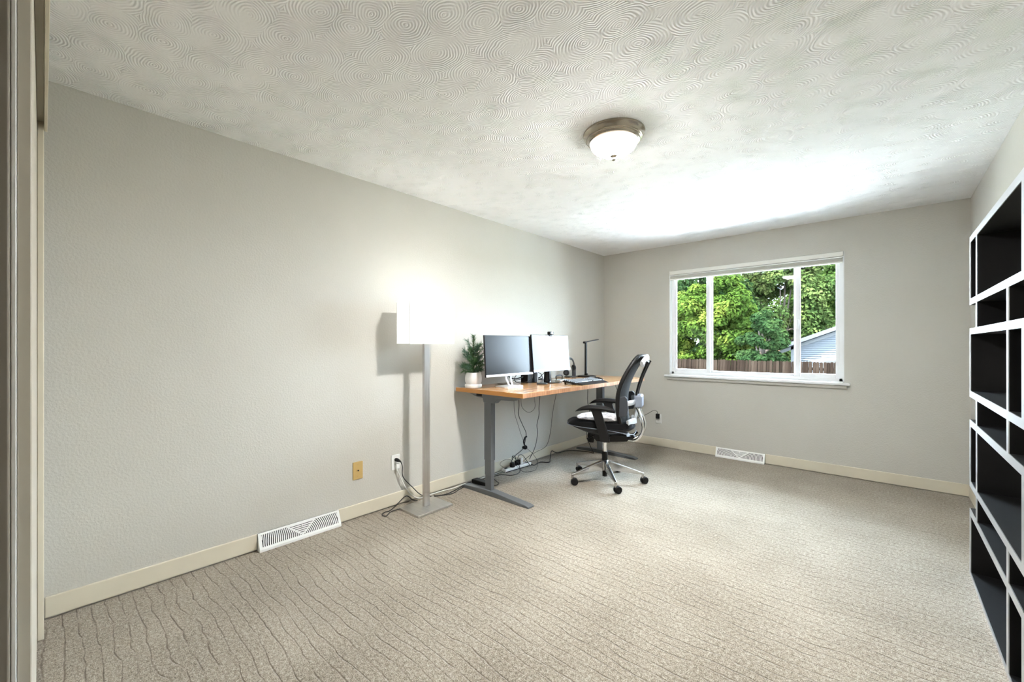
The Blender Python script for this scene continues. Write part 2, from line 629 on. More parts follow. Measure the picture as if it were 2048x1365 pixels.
def struct_empty(name, loc=(0, 0, 0)):
    o = bpy.data.objects.new(name, None)
    o.empty_display_size = 0.05
    COL.objects.link(o)
    o.location = loc
    o['kind'] = 'structure'
    return o


def smooth_path(pts, n=8):
    P = [Vector(p) for p in pts]
    P = [P[0] * 2 - P[1]] + P + [P[-1] * 2 - P[-2]]
    out = []
    for i in range(1, len(P) - 2):
        for k in range(n):
            t = k / n
            a, b, c, d = P[i - 1], P[i], P[i + 1], P[i + 2]
            out.append(0.5 * ((2 * b) + (c - a) * t + (2 * a - 5 * b + 4 * c - d) * t * t + (3 * b - a - 3 * c + d) * t ** 3))
    out.append(P[-2])
    return out


def sup(a, b, e=3.0):
    def f(t):
        c, s = math.cos(t), math.sin(t)
        return (a * math.copysign(abs(c) ** (2 / e), c), b * math.copysign(abs(s) ** (2 / e), s))
    return f


# ------------------------------------------------------------------ room shell
W, D, H = 3.349, 5.030, 2.44
YB = -0.80          # back of the closet the camera stands in
NW0, NW1 = -0.13, -0.016   # near wall thickness
OPX0, OPX1 = 0.185, 3.16   # closet opening

struct(bx('floor', (-0.12, YB - 0.12, -0.12), (W + 0.12, D + 0.14, 0.0), M_CARPET))
struct(bx('ceiling', (-0.3, YB - 0.3, H), (W + 0.3, D + 0.5, H + 0.25), M_CEIL))
struct(bx('wall_left', (-0.12, YB - 0.12, 0), (0, D + 0.14, H), M_WALL))
struct(bx('wall_right', (W, YB - 0.12, 0), (W + 0.12, D + 0.14, H), M_WALL))
struct(bx('wall_closet', (0, YB - 0.12, 0), (W, YB, H), M_WALL))
WX0, WX1, WZ0, WZ1 = 0.886, 2.541, 0.885, 2.128
b = MB()
b.box((0, D, 0), (WX0, D + 0.14, H)).box((WX1, D, 0), (W, D + 0.14, H))
b.box((WX0, D, 0), (WX1, D + 0.14, WZ0)).box((WX0, D, WZ1), (WX1, D + 0.14, H))
struct(b.build('wall_back', M_WALL, smooth=0))
b = MB()
b.box((0, NW0, 0), (OPX0 - 0.02, NW1, H)).box((OPX1 + 0.02, NW0, 0), (W, NW1, H)).box((OPX0 - 0.02, NW0, 2.20), (OPX1 + 0.02, NW1, H))
struct(b.build('wall_near', M_WALL, smooth=0))

# baseboards (broken by the vents)
HB, TB = 0.102, 0.013
VL0, VL1 = 0.862, 1.362      # vent on left wall (Y)
VB0, VB1 = 1.418, 1.893      # vent on back wall (X)
b = MB().box((0, 0.006, 0.008), (TB, VL0 - 0.002, HB)).box((0, VL1 + 0.002, 0.008), (TB, D - TB, HB))
struct(b.build('baseboard_left', M_TRIM, bevel=0.004))
b = MB().box((0, D - TB, 0.004), (VB0 - 0.002, D, HB)).box((VB1 + 0.002, D - TB, 0.004), (W, D, HB))
struct(b.build('baseboard_back', M_TRIM, bevel=0.004))
struct(bx('baseboard_right', (W - TB, NW1, 0.004), (W, D - TB, HB), M_TRIM, bevel=0.004))

# closet opening trim the camera looks along
b = MB().box((OPX0 - 0.065, NW1, 0.0), (OPX0 + 0.004, 0.004, 2.18)).box((OPX1 - 0.004, NW1, 0.0), (OPX1 + 0.065, 0.004, 2.18))
struct(b.build('trim_1', M_TRIM, bevel=0.003))
b = MB().box((OPX0 - 0.02, NW0, 0), (OPX0, NW1, 2.20)).box((OPX1, NW0, 0), (OPX1 + 0.02, NW1, 2.20)).box((OPX0, NW0, 2.182), (OPX1, NW1, 2.20))
struct(b.build('trim_2', M_TRIM, bevel=0.002))
b = MB().box((OPX0 - 0.065, NW1, 2.18), (OPX1 + 0.065, 0.004, 2.27)).box((OPX0 - 0.012, 0.004, 2.146), (OPX1 + 0.012, 0.0135, 2.27))
struct(b.build('trim_3', M_TRIM, bevel=0.002))
d1 = struct_empty('door_1', (0.82, -0.03, 0))
bx('door_panel', (-0.63, -0.0065, 0.012), (0.63, 0.0145, 2.165), M_DOOR, d1, bevel=0.0025)
bx('edge_strip', (-0.63, -0.0147, 0.012), (0.634, -0.0068, 2.165), M_WHITEP, d1, bevel=0.002)
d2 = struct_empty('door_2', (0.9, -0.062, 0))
bx('door_panel', (-0.7, -0.018, 0.012), (0.60, 0.0165, 2.165), M_DOOR_SHADED, d2, bevel=0.003)

# ------------------------------------------------------------------ window
win = struct_empty('window_1', ((WX0 + WX1) / 2, D, WZ0))
cxw = (WX0 + WX1) / 2


def wl(x0, x1, y0, y1, z0, z1):
    return (x0 - cxw, y0, z0 - WZ0), (x1 - cxw, y1, z1 - WZ0)


# drywall-side liner boards
b = MB()
for a in ((WX0, WX0 + 0.012, 0.004, 0.13, WZ0, WZ1), (WX1 - 0.012, WX1, 0.004, 0.13, WZ0, WZ1), (WX0, WX1, 0.004, 0.13, WZ1 - 0.012, WZ1), (WX0, WX1, 0.004, 0.13, WZ0, WZ0 + 0.008)):
    b.box(*wl(*a))
b.build('window_liner', M_WHITE, win)
FX0, FX1, FZ0, FZ1 = WX0 + 0.012, WX1 - 0.012, WZ0 + 0.008, WZ1 - 0.012
y0, y1 = 0.045, 0.115
b = MB()
for a in ((FX0, FX0 + 0.03, y0, y1, FZ0, FZ1), (FX1 - 0.03, FX1, y0, y1, FZ0, FZ1), (FX0, FX1, y0, y1, FZ0, FZ0 + 0.03), (FX0, FX1, y0, y1, FZ1 - 0.03, FZ1)):
    b.box(*wl(*a))
b.build('window_frame', M_WHITE, win, bevel=0.003)
MU1, MU2 = 1.318, 2.165
for m0 in (MU1, MU2):
    lo, hi = wl(m0 - 0.02, m0 + 0.02, 0.062, 0.11, FZ0 + 0.03, FZ1 - 0.03)
    bx('mullion', lo, hi, M_WHITE, win, bevel=0.003)


def sash(x0, x1, ya, yb, wdt, name):
    z0, z1 = FZ0 + 0.026, FZ1 - 0.026
    b = MB()
    for a in ((x0, x0 + wdt, ya, yb, z0, z1), (x1 - wdt, x1, ya, yb, z0, z1), (x0 + wdt, x1 - wdt, ya, yb, z0, z0 + wdt), (x0 + wdt, x1 - wdt, ya, yb, z1 - wdt, z1)):
        b.box(*wl(*a))
    s = b.build(name, M_WHITE, win, bevel=0.004)
    lo, hi = wl(x0 + wdt, x1 - wdt, (ya + yb) / 2 - 0.002, (ya + yb) / 2 + 0.002, z0 + wdt, z1 - wdt)
    bx('pane', lo, hi, M_GLASS, s, smooth=0)
    return s


s1 = sash(FX0 + 0.016, MU1 + 0.014, 0.052, 0.078, 0.040, 'sash')
s2 = sash(MU2 - 0.014, FX1 - 0.016, 0.052, 0.078, 0.040, 'sash')
s3 = sash(MU1 + 0.006, MU2 - 0.006, 0.084, 0.104, 0.028, 'fixed_sash')
lo, hi = wl(MU1 - 0.012, MU1 + 0.006, 0.036, 0.052, 1.40, 1.50)
bx('latch', lo, hi, M_WHITE, s1, bevel=0.003)
lo, hi = wl(MU2 - 0.006, MU2 + 0.012, 0.036, 0.052, 1.40, 1.50)
bx('latch', lo, hi, M_WHITE, s2, bevel=0.003)
lo, hi = wl(0.838, 2.585, -0.045, 0.05, WZ0 - 0.024, WZ0 + 0.001)
bx('window_sill', lo, hi, M_WHITE, win, bevel=0.005)
lo, hi = wl(0.862, 2.562, -0.022, 0.0, WZ0 - 0.058, WZ0 - 0.024)
bx('sill_apron', lo, hi, M_WALL, win, bevel=0.006)

# raised cellular blind stacked at the window head
bl = thing('window_blind', 'raised cream pleated blind stacked at the top of the window', 'blind', (cxw, D - 0.004, 2.02))
bx('headrail', (-0.822, -0.004, 0.062), (0.822, 0.042, 0.106), M_SHADE_FAB, bl, bevel=0.004)
b = MB()
npl = 5
for i in range(npl):
    z0 = 0.014 + i * 0.0056
    b.prism([(0.006, z0), (-0.001 - 0.001 * (i % 2), z0 + 0.0028), (0.006, z0 + 0.0056), (0.034, z0 + 0.0056), (0.04, z0 + 0.0028), (0.034, z0)], -0.816, 0.816, 'x')
b.build('pleats', M_SHADE_FAB, bl, smooth=20)
bx('bottom_rail', (-0.818, -0.002, 0.0), (0.818, 0.038, 0.014), M_SHADE_FAB, bl, bevel=0.003)
bx('middle_rail', (-0.820, -0.006, 0.046), (0.820, 0.042, 0.058), M_WHITEP, bl, bevel=0.003)

# ------------------------------------------------------------------ ceiling light
cl = thing('ceiling_light', 'flush ceiling light with alabaster glass dome and satin nickel rim', 'ceiling light', (1.682, 2.155, H))
MB().lathe([(0.171, -0.0005), (0.172, -0.004), (0.170, -0.010), (0.164, -0.016), (0.158, -0.026), (0.155, -0.034), (0.151, -0.036), (0.150, -0.041), (0.146, -0.043), (0.142, -0.052), (0.134, -0.054), (0.130, -0.050), (0.13, -0.0005)], n=72).build('rim', M_NICKEL_R, cl, smooth=25)
pr = []
for i in range(17):
    a = i / 16 * math.pi / 2
    pr.append((0.133 * math.cos(a) + 0.0005, -0.048 - 0.077 * math.sin(a)))
M_DOME = mat_dome(CEIL_LAMP)
MB().lathe(pr, n=64).build('glass_dome', M_DOME, cl, smooth=60)
MB().lathe([(0.004, -0.122), (0.017, -0.124), (0.021, -0.128), (0.015, -0.133), (0.008, -0.136), (0.0065, -0.140), (0.0105, -0.145), (0.009, -0.151), (0.002, -0.155)], n=24).build('finial', M_NICKEL_R, cl, smooth=60)

# ------------------------------------------------------------------ floor lamp
fl = thing('floor_lamp', 'brushed nickel floor lamp with lit white rectangular box shade', 'floor lamp', (0.217, 1.948, 0))
bx('base_plate', (-0.124, -0.161, 0.0), (0.124, 0.161, 0.016), M_NICKEL_B, fl, bevel=0.002)
bx('pole', (-0.0125, -0.0255, 0.016), (0.0125, 0.0255, 1.27), M_NICKEL_V, fl, bevel=0.0015)
SX, SY, SZ0, SZ1 = 0.083, 0.203, 1.25, 1.556
m, nt, bb = new_mat('lit_white_fabric')
tc = nt.nodes.new('ShaderNodeTexCoord')
nn = noise_node(nt, tc.outputs['Object'], 260, 2)
cc = ramp(nt, nn, [(0.3, (0.98, 0.97, 0.95)), (0.7, (1, 1, 0.99))])
nt.links.new(cc, bb.inputs['Emission Color'])
bb.inputs['Emission Strength'].default_value = FLOOR_LAMP
bb.inputs['Base Color'].default_value = (0.85, 0.85, 0.84, 1)
bb.inputs['Roughness'].default_value = 0.9
M_LIT = m
b = MB()
b.box((SX - 0.003, -SY, SZ0), (SX, SY, SZ1)).box((-SX, -SY, SZ0), (-SX + 0.003, SY, SZ1))
b.box((-SX + 0.003, -SY, SZ0), (SX - 0.003, -SY + 0.003, SZ1)).box((-SX + 0.003, SY - 0.003, SZ0), (SX - 0.003, SY, SZ1))
sh = b.build('lamp_shade', M_LIT, fl, smooth=0)
MB().cyl((0, 0, 1.259), (0, 0, 1.285), 0.014, n=14).build('lamp_socket', M_WHITEP, fl)
M_BULB = mat('lit_bulb', (0.9, 0.9, 0.9), 0.4, emit=(1.0, 0.98, 0.95), estr=BULB)
MB().lathe([(0.013, 1.284), (0.016, 1.292), (0.026, 1.308), (0.028, 1.322), (0.023, 1.338), (0.012, 1.346), (0.002, 1.348)], n=24).build('bulb', M_BULB, fl, smooth=60)
bx('diffuser', (-SX + 0.004, -SY + 0.004, SZ0 + 0.006), (SX - 0.004, SY - 0.004, SZ0 + 0.009), M_LIT, sh, smooth=0)
e = 0.002
for sx in (-1, 1):
    for sy in (-1, 1):
        bx('shade_wire', (sx * SX - e, sy * SY - e, SZ0 - 0.001), (sx * SX + e, sy * SY + e, SZ1 + 0.001), M_WHITEP, sh, smooth=0)

# ------------------------------------------------------------------ vents


def vent(name, label, length, loc, rz):
    # local: x along wall, y=0 wall, -y into the room
    v = thing(name, label, 'vent', loc, rz, 'baseboard air vents')
    hgt, dep = 0.102, 0.052
    L2 = length / 2
    lip = 0.014
    # end cheeks, back, bottom lip
    side = [(0, 0.0), (-dep, 0.0), (-dep, lip), (-0.012, hgt), (0, hgt)]
    for s in (-1, 1):
        MB().prism(side, s * L2 - (0.003 if s > 0 else 0), s * L2 + (0.003 if s < 0 else 0), 'x').build('cheek', M_VENT, v, smooth=0)
    MB().prism([(-dep, 0), (-dep, lip), (-dep + 0.004, lip), (-dep + 0.004, 0)], -L2 + 0.003, L2 - 0.003, 'x').build('lip', M_VENT, v, smooth=0)
    bx('duct', (-L2 + 0.003, -0.008, 0.002), (L2 - 0.003, -0.001, hgt - 0.003), M_DARK, v, smooth=0)
    # slanted face frame
    bot = Vector((0, -dep, lip))
    top = Vector((0, -0.012, hgt))
    up = (top - bot)
    fh = up.length
    up.normalize()
    out = Vector((0, -up.z, up.y))
    th = 0.003

    def fp(s, t, o=0.0):
        return Vector((s, 0, 0)) + bot + up * t + out * o

    def bar(pts, wdt, mb):
        rs = []
        for i, (s, t) in enumerate(pts):
            a = pts[max(0, i - 1)]
            c = pts[min(len(pts) - 1, i + 1)]
            dx, dy = c[0] - a[0], c[1] - a[1]
            l = math.hypot(dx, dy) or 1
            nx, ny = -dy / l * wdt / 2, dx / l * wdt / 2
            rs.append([fp(s + nx, t + ny, 0), fp(s + nx, t + ny, -th), fp(s - nx, t - ny, -th), fp(s - nx, t - ny, 0)])
        mb.rings(rs)
        return mb
    fw = 0.014
    mb = MB()
    bar([(-L2 + 0.003, fw / 2), (L2 - 0.003, fw / 2)], fw, mb)
    bar([(-L2 + 0.003, fh - 0.006), (L2 - 0.003, fh - 0.006)], 0.012, mb)
    bar([(-L2 + 0.003 + fw / 2, fw), (-L2 + 0.003 + fw / 2, fh - 0.012)], fw, mb)
    bar([(L2 - 0.003 - fw / 2, fw), (L2 - 0.003 - fw / 2, fh - 0.012)], fw, mb)
    face = mb.build('face_frame', M_VENT, v, smooth=0)
    t0, t1 = fw, fh - 0.012
    hh = t1 - t0
    vt = 0.085          # half-width of the V at the top
    for s in (-1, 1):
        bar([(0.0, t0), (s * vt, t1)], 0.008, MB()).build('diagonal_bar', M_VENT, v, smooth=0)
    # concentric curved slats left and right of the V
    ang = math.atan2(hh, vt)
    rad = 0.018
    Rmax = L2 - 0.003 - fw
    while rad < Rmax + 0.02:
        a1 = ang if rad * math.sin(ang) < hh else math.asin(min(1, hh / rad))
        a0 = 0.0 if rad < Rmax else math.acos(Rmax / rad)
        if a1 - a0 > 0.03:
            for s in (-1, 1):
                pts = []
                for k in range(7):
                    a = a0 + (a1 - a0) * k / 6
                    pts.append((s * rad * math.cos(a), t0 + rad * math.sin(a)))
                bar(pts, 0.0062, MB()).build('slat', M_VENT, v, smooth=0)
        rad += 0.0115
    k = 1
    while k * 0.0115 < hh:
        t = k * 0.0115
        hw = vt * t / hh
        bar([(-hw, t0 + t), (hw, t0 + t)], 0.0078, MB()).build('slat', M_VENT, v, smooth=0)
        k += 1
    MB().obox(fp(0, t1 - 0.018, 0.004), (0.006, 0.012, 0.022), Euler((0.4, 0, 0))).build('damper_lever', M_VENT, v, bevel=0.001)
    return v


vent('baseboard_vent', 'white curved-slat baseboard vent on the left wall nearest the camera', VL1 - VL0, (0, (VL0 + VL1) / 2, 0), R(90))
vent('baseboard_vent', 'white curved-slat baseboard vent on the far wall below the window', VB1 - VB0, ((VB0 + VB1) / 2, D, 0), 0)

# ------------------------------------------------------------------ outlets and wall plate


def outlet(label, loc, rz):
    # local: wall at y=0, faces -y
    o = thing('wall_outlet', label, 'outlet', loc, rz, 'duplex wall outlets')
    bx('cover_plate', (-0.036, -0.006, -0.058), (0.036, 0, 0.058), M_WHITEP, o, bevel=0.003)
    for dz in (-0.02, 0.02):
        rc = bx('socket', (-0.016, -0.008, dz - 0.014), (0.016, -0.0055, dz + 0.014), M_WHITEP, o, bevel=0.004)
        b = MB().box((-0.0075, -0.0084, dz - 0.002), (-0.0055, -0.0079, dz + 0.006)).box((0.0055, -0.0084, dz - 0.002), (0.0075, -0.0079, dz + 0.006)).box((-0.002, -0.0084, dz - 0.009), (0.002, -0.0079, dz - 0.005))
        b.build('slot', M_DARK, rc, smooth=0)
    MB().cyl((0, -0.0075, 0), (0, -0.0055, 0), 0.003, n=12).build('screw', M_WHITEP, o)
    return o


outlet('white outlet on the left wall behind the floor lamp with two plugs in it', (0, 1.818, 0.335), R(90))
outlet('white outlet on the far wall under the window holding a black charger', (0.755, D, 0.340), 0)
tp = thing('cable_wall_plate', 'almond coloured coaxial wall plate left of the floor lamp', 'wall plate', (0, 1.507, 0.340), R(90))
bx('cover_plate', (-0.038, -0.008, -0.063), (0.038, 0, 0.063), M_TAN, tp, bevel=0.005, seg=3)
MB().cyl((0, -0.010, 0), (0, -0.007, 0), 0.011, n=20).build('bushing', M_TAN, tp)
MB().cyl((0, -0.013, 0), (0, -0.009, 0), 0.0055, n=16).build('jack', M_DARK, tp)
for dz in (-0.042, 0.042):
    MB().cyl((0, -0.0095, dz), (0, -0.0075, dz), 0.003, n=10).build('screw', M_TAN, tp)

# ------------------------------------------------------------------ standing desk
DX0, DX1, DY0, DY1, DZ = 0.035, 0.800, 2.400, 4.520, 0.872
TT = 0.034
dk = thing('standing_desk', 'long bamboo standing desk on grey steel telescoping legs', 'desk', (0.4, 3.46, 0))
ox, oy = 0.4, 3.46


def db(name, x0, x1, y0, y1, z0, z1, m, parent=dk, bevel=0.0, **k):
    return bx(name, (x0 - ox, y0 - oy, z0), (x1 - ox, y1 - oy, z1), m, parent, bevel, **k)


top = db('tabletop', DX0, DX1 - 0.004, DY0 + 0.004, DY1, DZ - TT, DZ, M_WOOD, bevel=0.002)
db('front_edge', DX1 - 0.004, DX1, DY0 + 0.004, DY1, DZ - TT, DZ - 0.0005, M_WEDGE, top)
db('end_edge', DX0, DX1, DY0, DY0 + 0.004, DZ - TT, DZ - 0.0005, M_WEND, top)
for yc in (2.475, 4.285):
    # foot: long low tapered beam
    foot = [(0.07, 0.0), (0.82, 0.0), (0.82, 0.012), (0.79, 0.02), (0.44, 0.042), (0.33, 0.042), (0.10, 0.026), (0.07, 0.018)]
    MB().prism([(x - ox, z) for x, z in foot], yc - 0.035 - oy, yc + 0.035 - oy, 'y').build('foot', M_STEEL, dk, bevel=0.003)
    xc = 0.375
    st = db('lower_column', xc - 0.034, xc + 0.034, yc - 0.019, yc + 0.019, 0.04, 0.165, M_STEEL, bevel=0.003)
    db('middle_column', xc - 0.037, xc + 0.037, yc - 0.0215, yc + 0.0215, 0.160, 0.290, M_STEEL, bevel=0.003)
    db('upper_column', xc - 0.041, xc + 0.041, yc - 0.0245, yc + 0.0245, 0.285, 0.80, M_STEEL, bevel=0.003)
    # side bracket under the top, deepest at the column
    br = [(0.16, DZ - TT), (0.72, DZ - TT), (0.72, DZ - TT - 0.012), (0.66, DZ - TT - 0.036), (0.49, DZ - TT - 0.042), (0.45, DZ - TT - 0.075), (0.33, DZ - TT - 0.075), (0.32, DZ - TT - 0.040), (0.24, DZ - TT - 0.034), (0.16, DZ - TT - 0.010)]
    MB().prism([(x - ox, z) for x, z in br], yc - 0.027 - oy, yc + 0.027 - oy, 'y').build('side_bracket', M_STEEL, dk, bevel=0.002)
    db('bracket_slot', 0.245, 0.31, yc - 0.0285, yc + 0.0285, DZ - TT - 0.028, DZ - TT - 0.008, M_DARK)
for xx in (0.26, 0.48):
    db('crossbeam', xx - 0.02, xx + 0.02, 2.50, 4.26, DZ - TT - 0.032, DZ - TT, M_STEEL, bevel=0.003)
db('control_box', 0.32, 0.44, 3.15, 3.42, DZ - TT - 0.04, DZ - TT, M_BLACK, bevel=0.004)
db('height_switch', 0.735, 0.80, 4.02, 4.12, DZ - TT - 0.022, DZ - TT, M_SILVER, bevel=0.004)

# ------------------------------------------------------------------ things on the desk
# potted pine
pt = thing('potted_pine', 'small artificial pine tree in a white ceramic pot on the desk', 'potted plant', (0.165, 2.487, DZ))
MB().lathe([(0.060, 0.0), (0.070, 0.003), (0.074, 0.013), (0.074, 0.024), (0.071, 0.031), (0.062, 0.033), (0.055, 0.033), (0.055, 0.02), (0.003, 0.02)], n=40).build('saucer', M_CERAMIC, pt, smooth=40)
MB().lathe([(0.050, 0.021), (0.064, 0.034), (0.071, 0.055), (0.0725, 0.078), (0.070, 0.105), (0.064, 0.125), (0.061, 0.132), (0.057, 0.131), (0.060, 0.118), (0.004, 0.116)], n=40).build('pot', M_CERAMIC, pt, smooth=50)
MB().lathe([(0.0595, 0.112), (0.04, 0.124), (0.004, 0.128)], n=24).build('moss', M_SOIL, pt, smooth=60)
MB().tube(smooth_path([(0, 0, 0.10), (0.003, 0.002, 0.2), (-0.003, 0, 0.30), (0.002, 0.0, 0.43)]), 0.004, 6).build('trunk', M_TWIG, pt)
rnd = random.Random(3)


def pine_branch(base, tip, nn, ln, m):
    base, tip = Vector(base), Vector(tip)
    ax = (tip - base)
    L = ax.length
    ax.normalize()
    mb = MB()
    mb.tube([base, (base + tip) / 2 + Vector((0, 0, 0.004)), tip], [0.0022, 0.0018, 0.001], 5)
    s1 = ax.orthogonal().normalized()
    s2 = ax.cross(s1)
    for i in range(nn):
        t = 0.12 + 0.88 * i / nn
        p = base.lerp(tip, t)
        a = rnd.uniform(0, 2 * math.pi)
        sd = s1 * math.cos(a) + s2 * math.sin(a)
        dv = (ax * rnd.uniform(0.55, 1.1) + sd * rnd.uniform(0.6, 1.0)).normalized()
        l = ln * rnd.uniform(0.7, 1.15)
        wv = dv.cross(Vector((rnd.uniform(-1, 1), rnd.uniform(-1, 1), rnd.uniform(-1, 1)))).normalized() * 0.0011
        q = p + dv * l
        mid = p + dv * l * 0.5
        mb.add([p - wv, p + wv, mid + wv * 1.1, q, mid - wv * 1.1], [(0, 1, 2, 4), (4, 2, 3)])
    return mb.build('branch', m, pt, smooth=0)


pine_branch((0, 0, 0.34), (0.002, 0, 0.445), 130, 0.042, M_NEEDLE)
lev = [(0.135, 11, 0.108, 0.045), (0.175, 10, 0.104, 0.06), (0.215, 9, 0.095, 0.065), (0.255, 7, 0.082, 0.07), (0.31, 6, 0.064, 0.065)]
for z, n, rr, rise in lev:
    off = rnd.uniform(0, 6)
    for i in range(n):
        a = off + 2 * math.pi * i / n + rnd.uniform(-0.25, 0.25)
        q = rr * rnd.uniform(0.75, 1.1)
        pine_branch((0, 0, z + rnd.uniform(-0.022, 0.022)), (q * math.cos(a), q * math.sin(a), z + rise * rnd.uniform(0.2, 1.6)), 95, 0.040, M_NEEDLE if rnd.random() < 0.6 else M_NEEDLE2)


# monitors: local x = facing (+x), y = width, z up; origin at stand foot
def monitor(label, loc, rz, wdt, z0, z1, tilt, silver):
    m = thing('monitor', label, 'monitor', loc, rz, 'desk monitors')
    rot = Matrix.Rotation(-tilt, 4, 'Y')
    zc = (z0 + z1) / 2
    T = Matrix.Translation((0, 0, zc)) @ rot

    def slab(name, x0, x1, y0, y1, za, zb, mt, par=m, bev=0.0):
        mb = MB().box((x0, y0, za - zc), (x1, y1, zb - zc))
        mb.v = [tuple(T @ Vector(p)) for p in mb.v]
        return mb.build(name, mt, par, bevel=bev)
    hw = wdt / 2
    body = slab('housing', -0.008, 0.006, -hw, hw, z0, z1, M_BLACK, bev=0.002)
    slab('rear_housing', -0.034, -0.008, -hw * 0.7, hw * 0.7, z0 + 0.03, z1 - 0.10, M_BLACK, bev=0.006)
    chin = 0.020 if silver else 0.026
    slab('screen', 0.006, 0.0075, -hw + 0.004, hw - 0.004, z0 + chin, z1 - 0.004, M_SCREEN)
    slab('bezel_strip', 0.006, 0.0095, -hw, hw, z0, z0 + chin, M_SILVER if silver else M_GREYP, body, 0.001)
    if silver:
        # slim forked metal stand
        for s in (-1, 1):
            MB().tube([(-0.02, s * 0.035, z0 + 0.05), (-0.012, s * 0.03, 0.07), (0.02, s * 0.02, 0.008)], 0.009, 8, flat=(0.5, 1.2)).build('stand_leg', M_SILVER, m)
        MB().prism([(-0.09, -0.085), (0.065, -0.10), (0.075, -0.09), (0.075, 0.09), (0.065, 0.10), (-0.09, 0.085)], 0.0, 0.009, 'z').build('stand_foot', M_SILVER, m, bevel=0.002)
    else:
        slab('logo_bar', 0.0095, 0.0100, -0.012, 0.012, z0 + 0.008, z0 + 0.016, M_SILVER, body)
        MB().rings([[(x * k - 0.045, y * k, z) for x, y in [(0.036 * math.cos(t * math.pi / 12), 0.045 * math.sin(t * math.pi / 12)) for t in range(24)]] for k, z in ((1.0, 0.01), (0.9, 0.05), (0.85, z0 + 0.14))]).build('stand_column', M_BLACKG, m)
        MB().slab(lambda t: (0.095 * math.cos(t), 0.125 * math.sin(t)), lambda x, y, t: 0.014 - 0.006 * t * t, lambda x, y, t: 0.0, 40, 3).build('stand_foot', M_BLACKG, m, smooth=50)
    return m


monitor('left monitor with silver chin and forked silver stand, beside the potted pine', (0.352, 2.745, DZ), 0, 0.612, 0.098, 0.452, R(4), True)
monitor('right monitor with webcam on top and black pedestal stand', (0.372, 3.338, DZ), 0, 0.604, 0.112, 0.468, R(5), False)

wc = thing('webcam', 'small black webcam clipped on top of the right monitor', 'webcam', (0.338, 3.335, DZ + 0.468))
bx('clip', (-0.03, -0.022, -0.012), (0.034, 0.022, 0.004), M_BLACK, wc, bevel=0.004)
bx('body', (0.0, -0.020, 0.004), (0.034, 0.048, 0.034), M_BLACK, wc, bevel=0.008, seg=3)
MB().cyl((0.033, 0.016, 0.019), (0.037, 0.016, 0.019), 0.011, n=20).build('lens_ring', M_SILVER, wc)
MB().cyl((0.0365, 0.016, 0.019), (0.0375, 0.016, 0.019), 0.006, n=16).build('lens', M_BLACKG, wc)

# desk lamp
dl = thing('desk_lamp', 'slim black folding LED desk lamp at the far end of the desk', 'desk lamp', (0.235, 4.215, DZ))
MB().slab(sup(0.085, 0.085, 7), lambda x, y, t: 0.018 - (0.006 if t > 0.95 else 0), lambda x, y, t: 0.0, 48, 5).build('base', M_BLACK, dl, smooth=40)
MB().lathe([(0.017, 0.016), (0.02, 0.022), (0.02, 0.036), (0.014, 0.042)], c=(0, -0.01, 0), n=24).build('swivel', M_BLACK, dl)
bx('stem', (-0.016, -0.021, 0.036), (0.004, 0.009, 0.398), M_BLACK, dl, bevel=0.005, seg=3)
MB().cyl((-0.02, -0.027, 0.398), (-0.02, 0.017, 0.398), 0.013, n=18).build('hinge', M_BLACK, dl)
MB().obox((0.0, 0.112, 0.418), (0.034, 0.24, 0.010), Euler((R(8), 0, R(-8)))).build('lamp_head', M_DGREYP, dl, bevel=0.004)

# headset on stand
hs = thing('headset_stand', 'black L-shaped headset stand behind the keyboard', 'headset stand', (0.13, 4.045, DZ))
bx('base', (-0.04, -0.075, 0), (0.045, 0.075, 0.012), M_BLACK, hs, bevel=0.004)
bx('upright', (-0.022, 0.052, 0.010), (0.022, 0.078, 0.115), M_DGREYP, hs, bevel=0.006)
hd = thing('headset', 'black over-ear headset with boom microphone hung on its stand', 'headset', (0.13, 4.045, DZ))
band = [(0.0, 0.085 * math.cos(a) - 0.015, 0.115 + 0.10 * math.sin(a)) for a in [R(-8 + 172 * i / 20) for i in range(21)]]
MB().tube(band, 0.0075, 8, flat=(0.7, 1.7)).build('headband', M_BLACK, hd)
for (yy, zz, rr, tilt) in ((0.062, 0.108, 0.034, 0.25), (-0.092, 0.055, 0.036, -0.35)):
    nv = Vector((0.35, 0.94 if yy > 0 else -0.94, 0.1)).normalized()
    c = Vector((0.0, yy, zz))
    MB().cyl(c - nv * 0.012, c + nv * 0.012, rr, rr * 0.92, 28).build('ear_cup', M_BLACK, hd, bevel=0.005)
    MB().cyl(c + nv * 0.012, c + nv * 0.014, rr * 0.5, rr * 0.5, 20).build('cup_badge', M_SILVER if yy > 0 else M_DGREYP, hd)
MB().tube([(0.0, 0.085 * math.cos(R(172)) - 0.015, 0.128), (0.0, -0.098, 0.09), (0, -0.095, 0.06)], 0.005, 8).build('yoke', M_BLACK, hd)
MB().tube(smooth_path([(0.01, -0.10, 0.05), (0.04, -0.13, 0.07), (0.07, -0.15, 0.085)]), 0.003, 6).build('boom_microphone', M_BLACK, hd)

# keyboard (local x towards the user)
kb = thing('keyboard', 'black full-size keyboard with raised back feet near the desk edge', 'keyboard', (0.645, 3.51, DZ), R(-3))
tl = R(6)
TK = Matrix.Translation((0, 0, 0.022)) @ Matrix.Rotation(tl, 4, 'Y')


def kxf(mb):
    mb.v = [tuple(TK @ Vector(p)) for p in mb.v]
    return mb


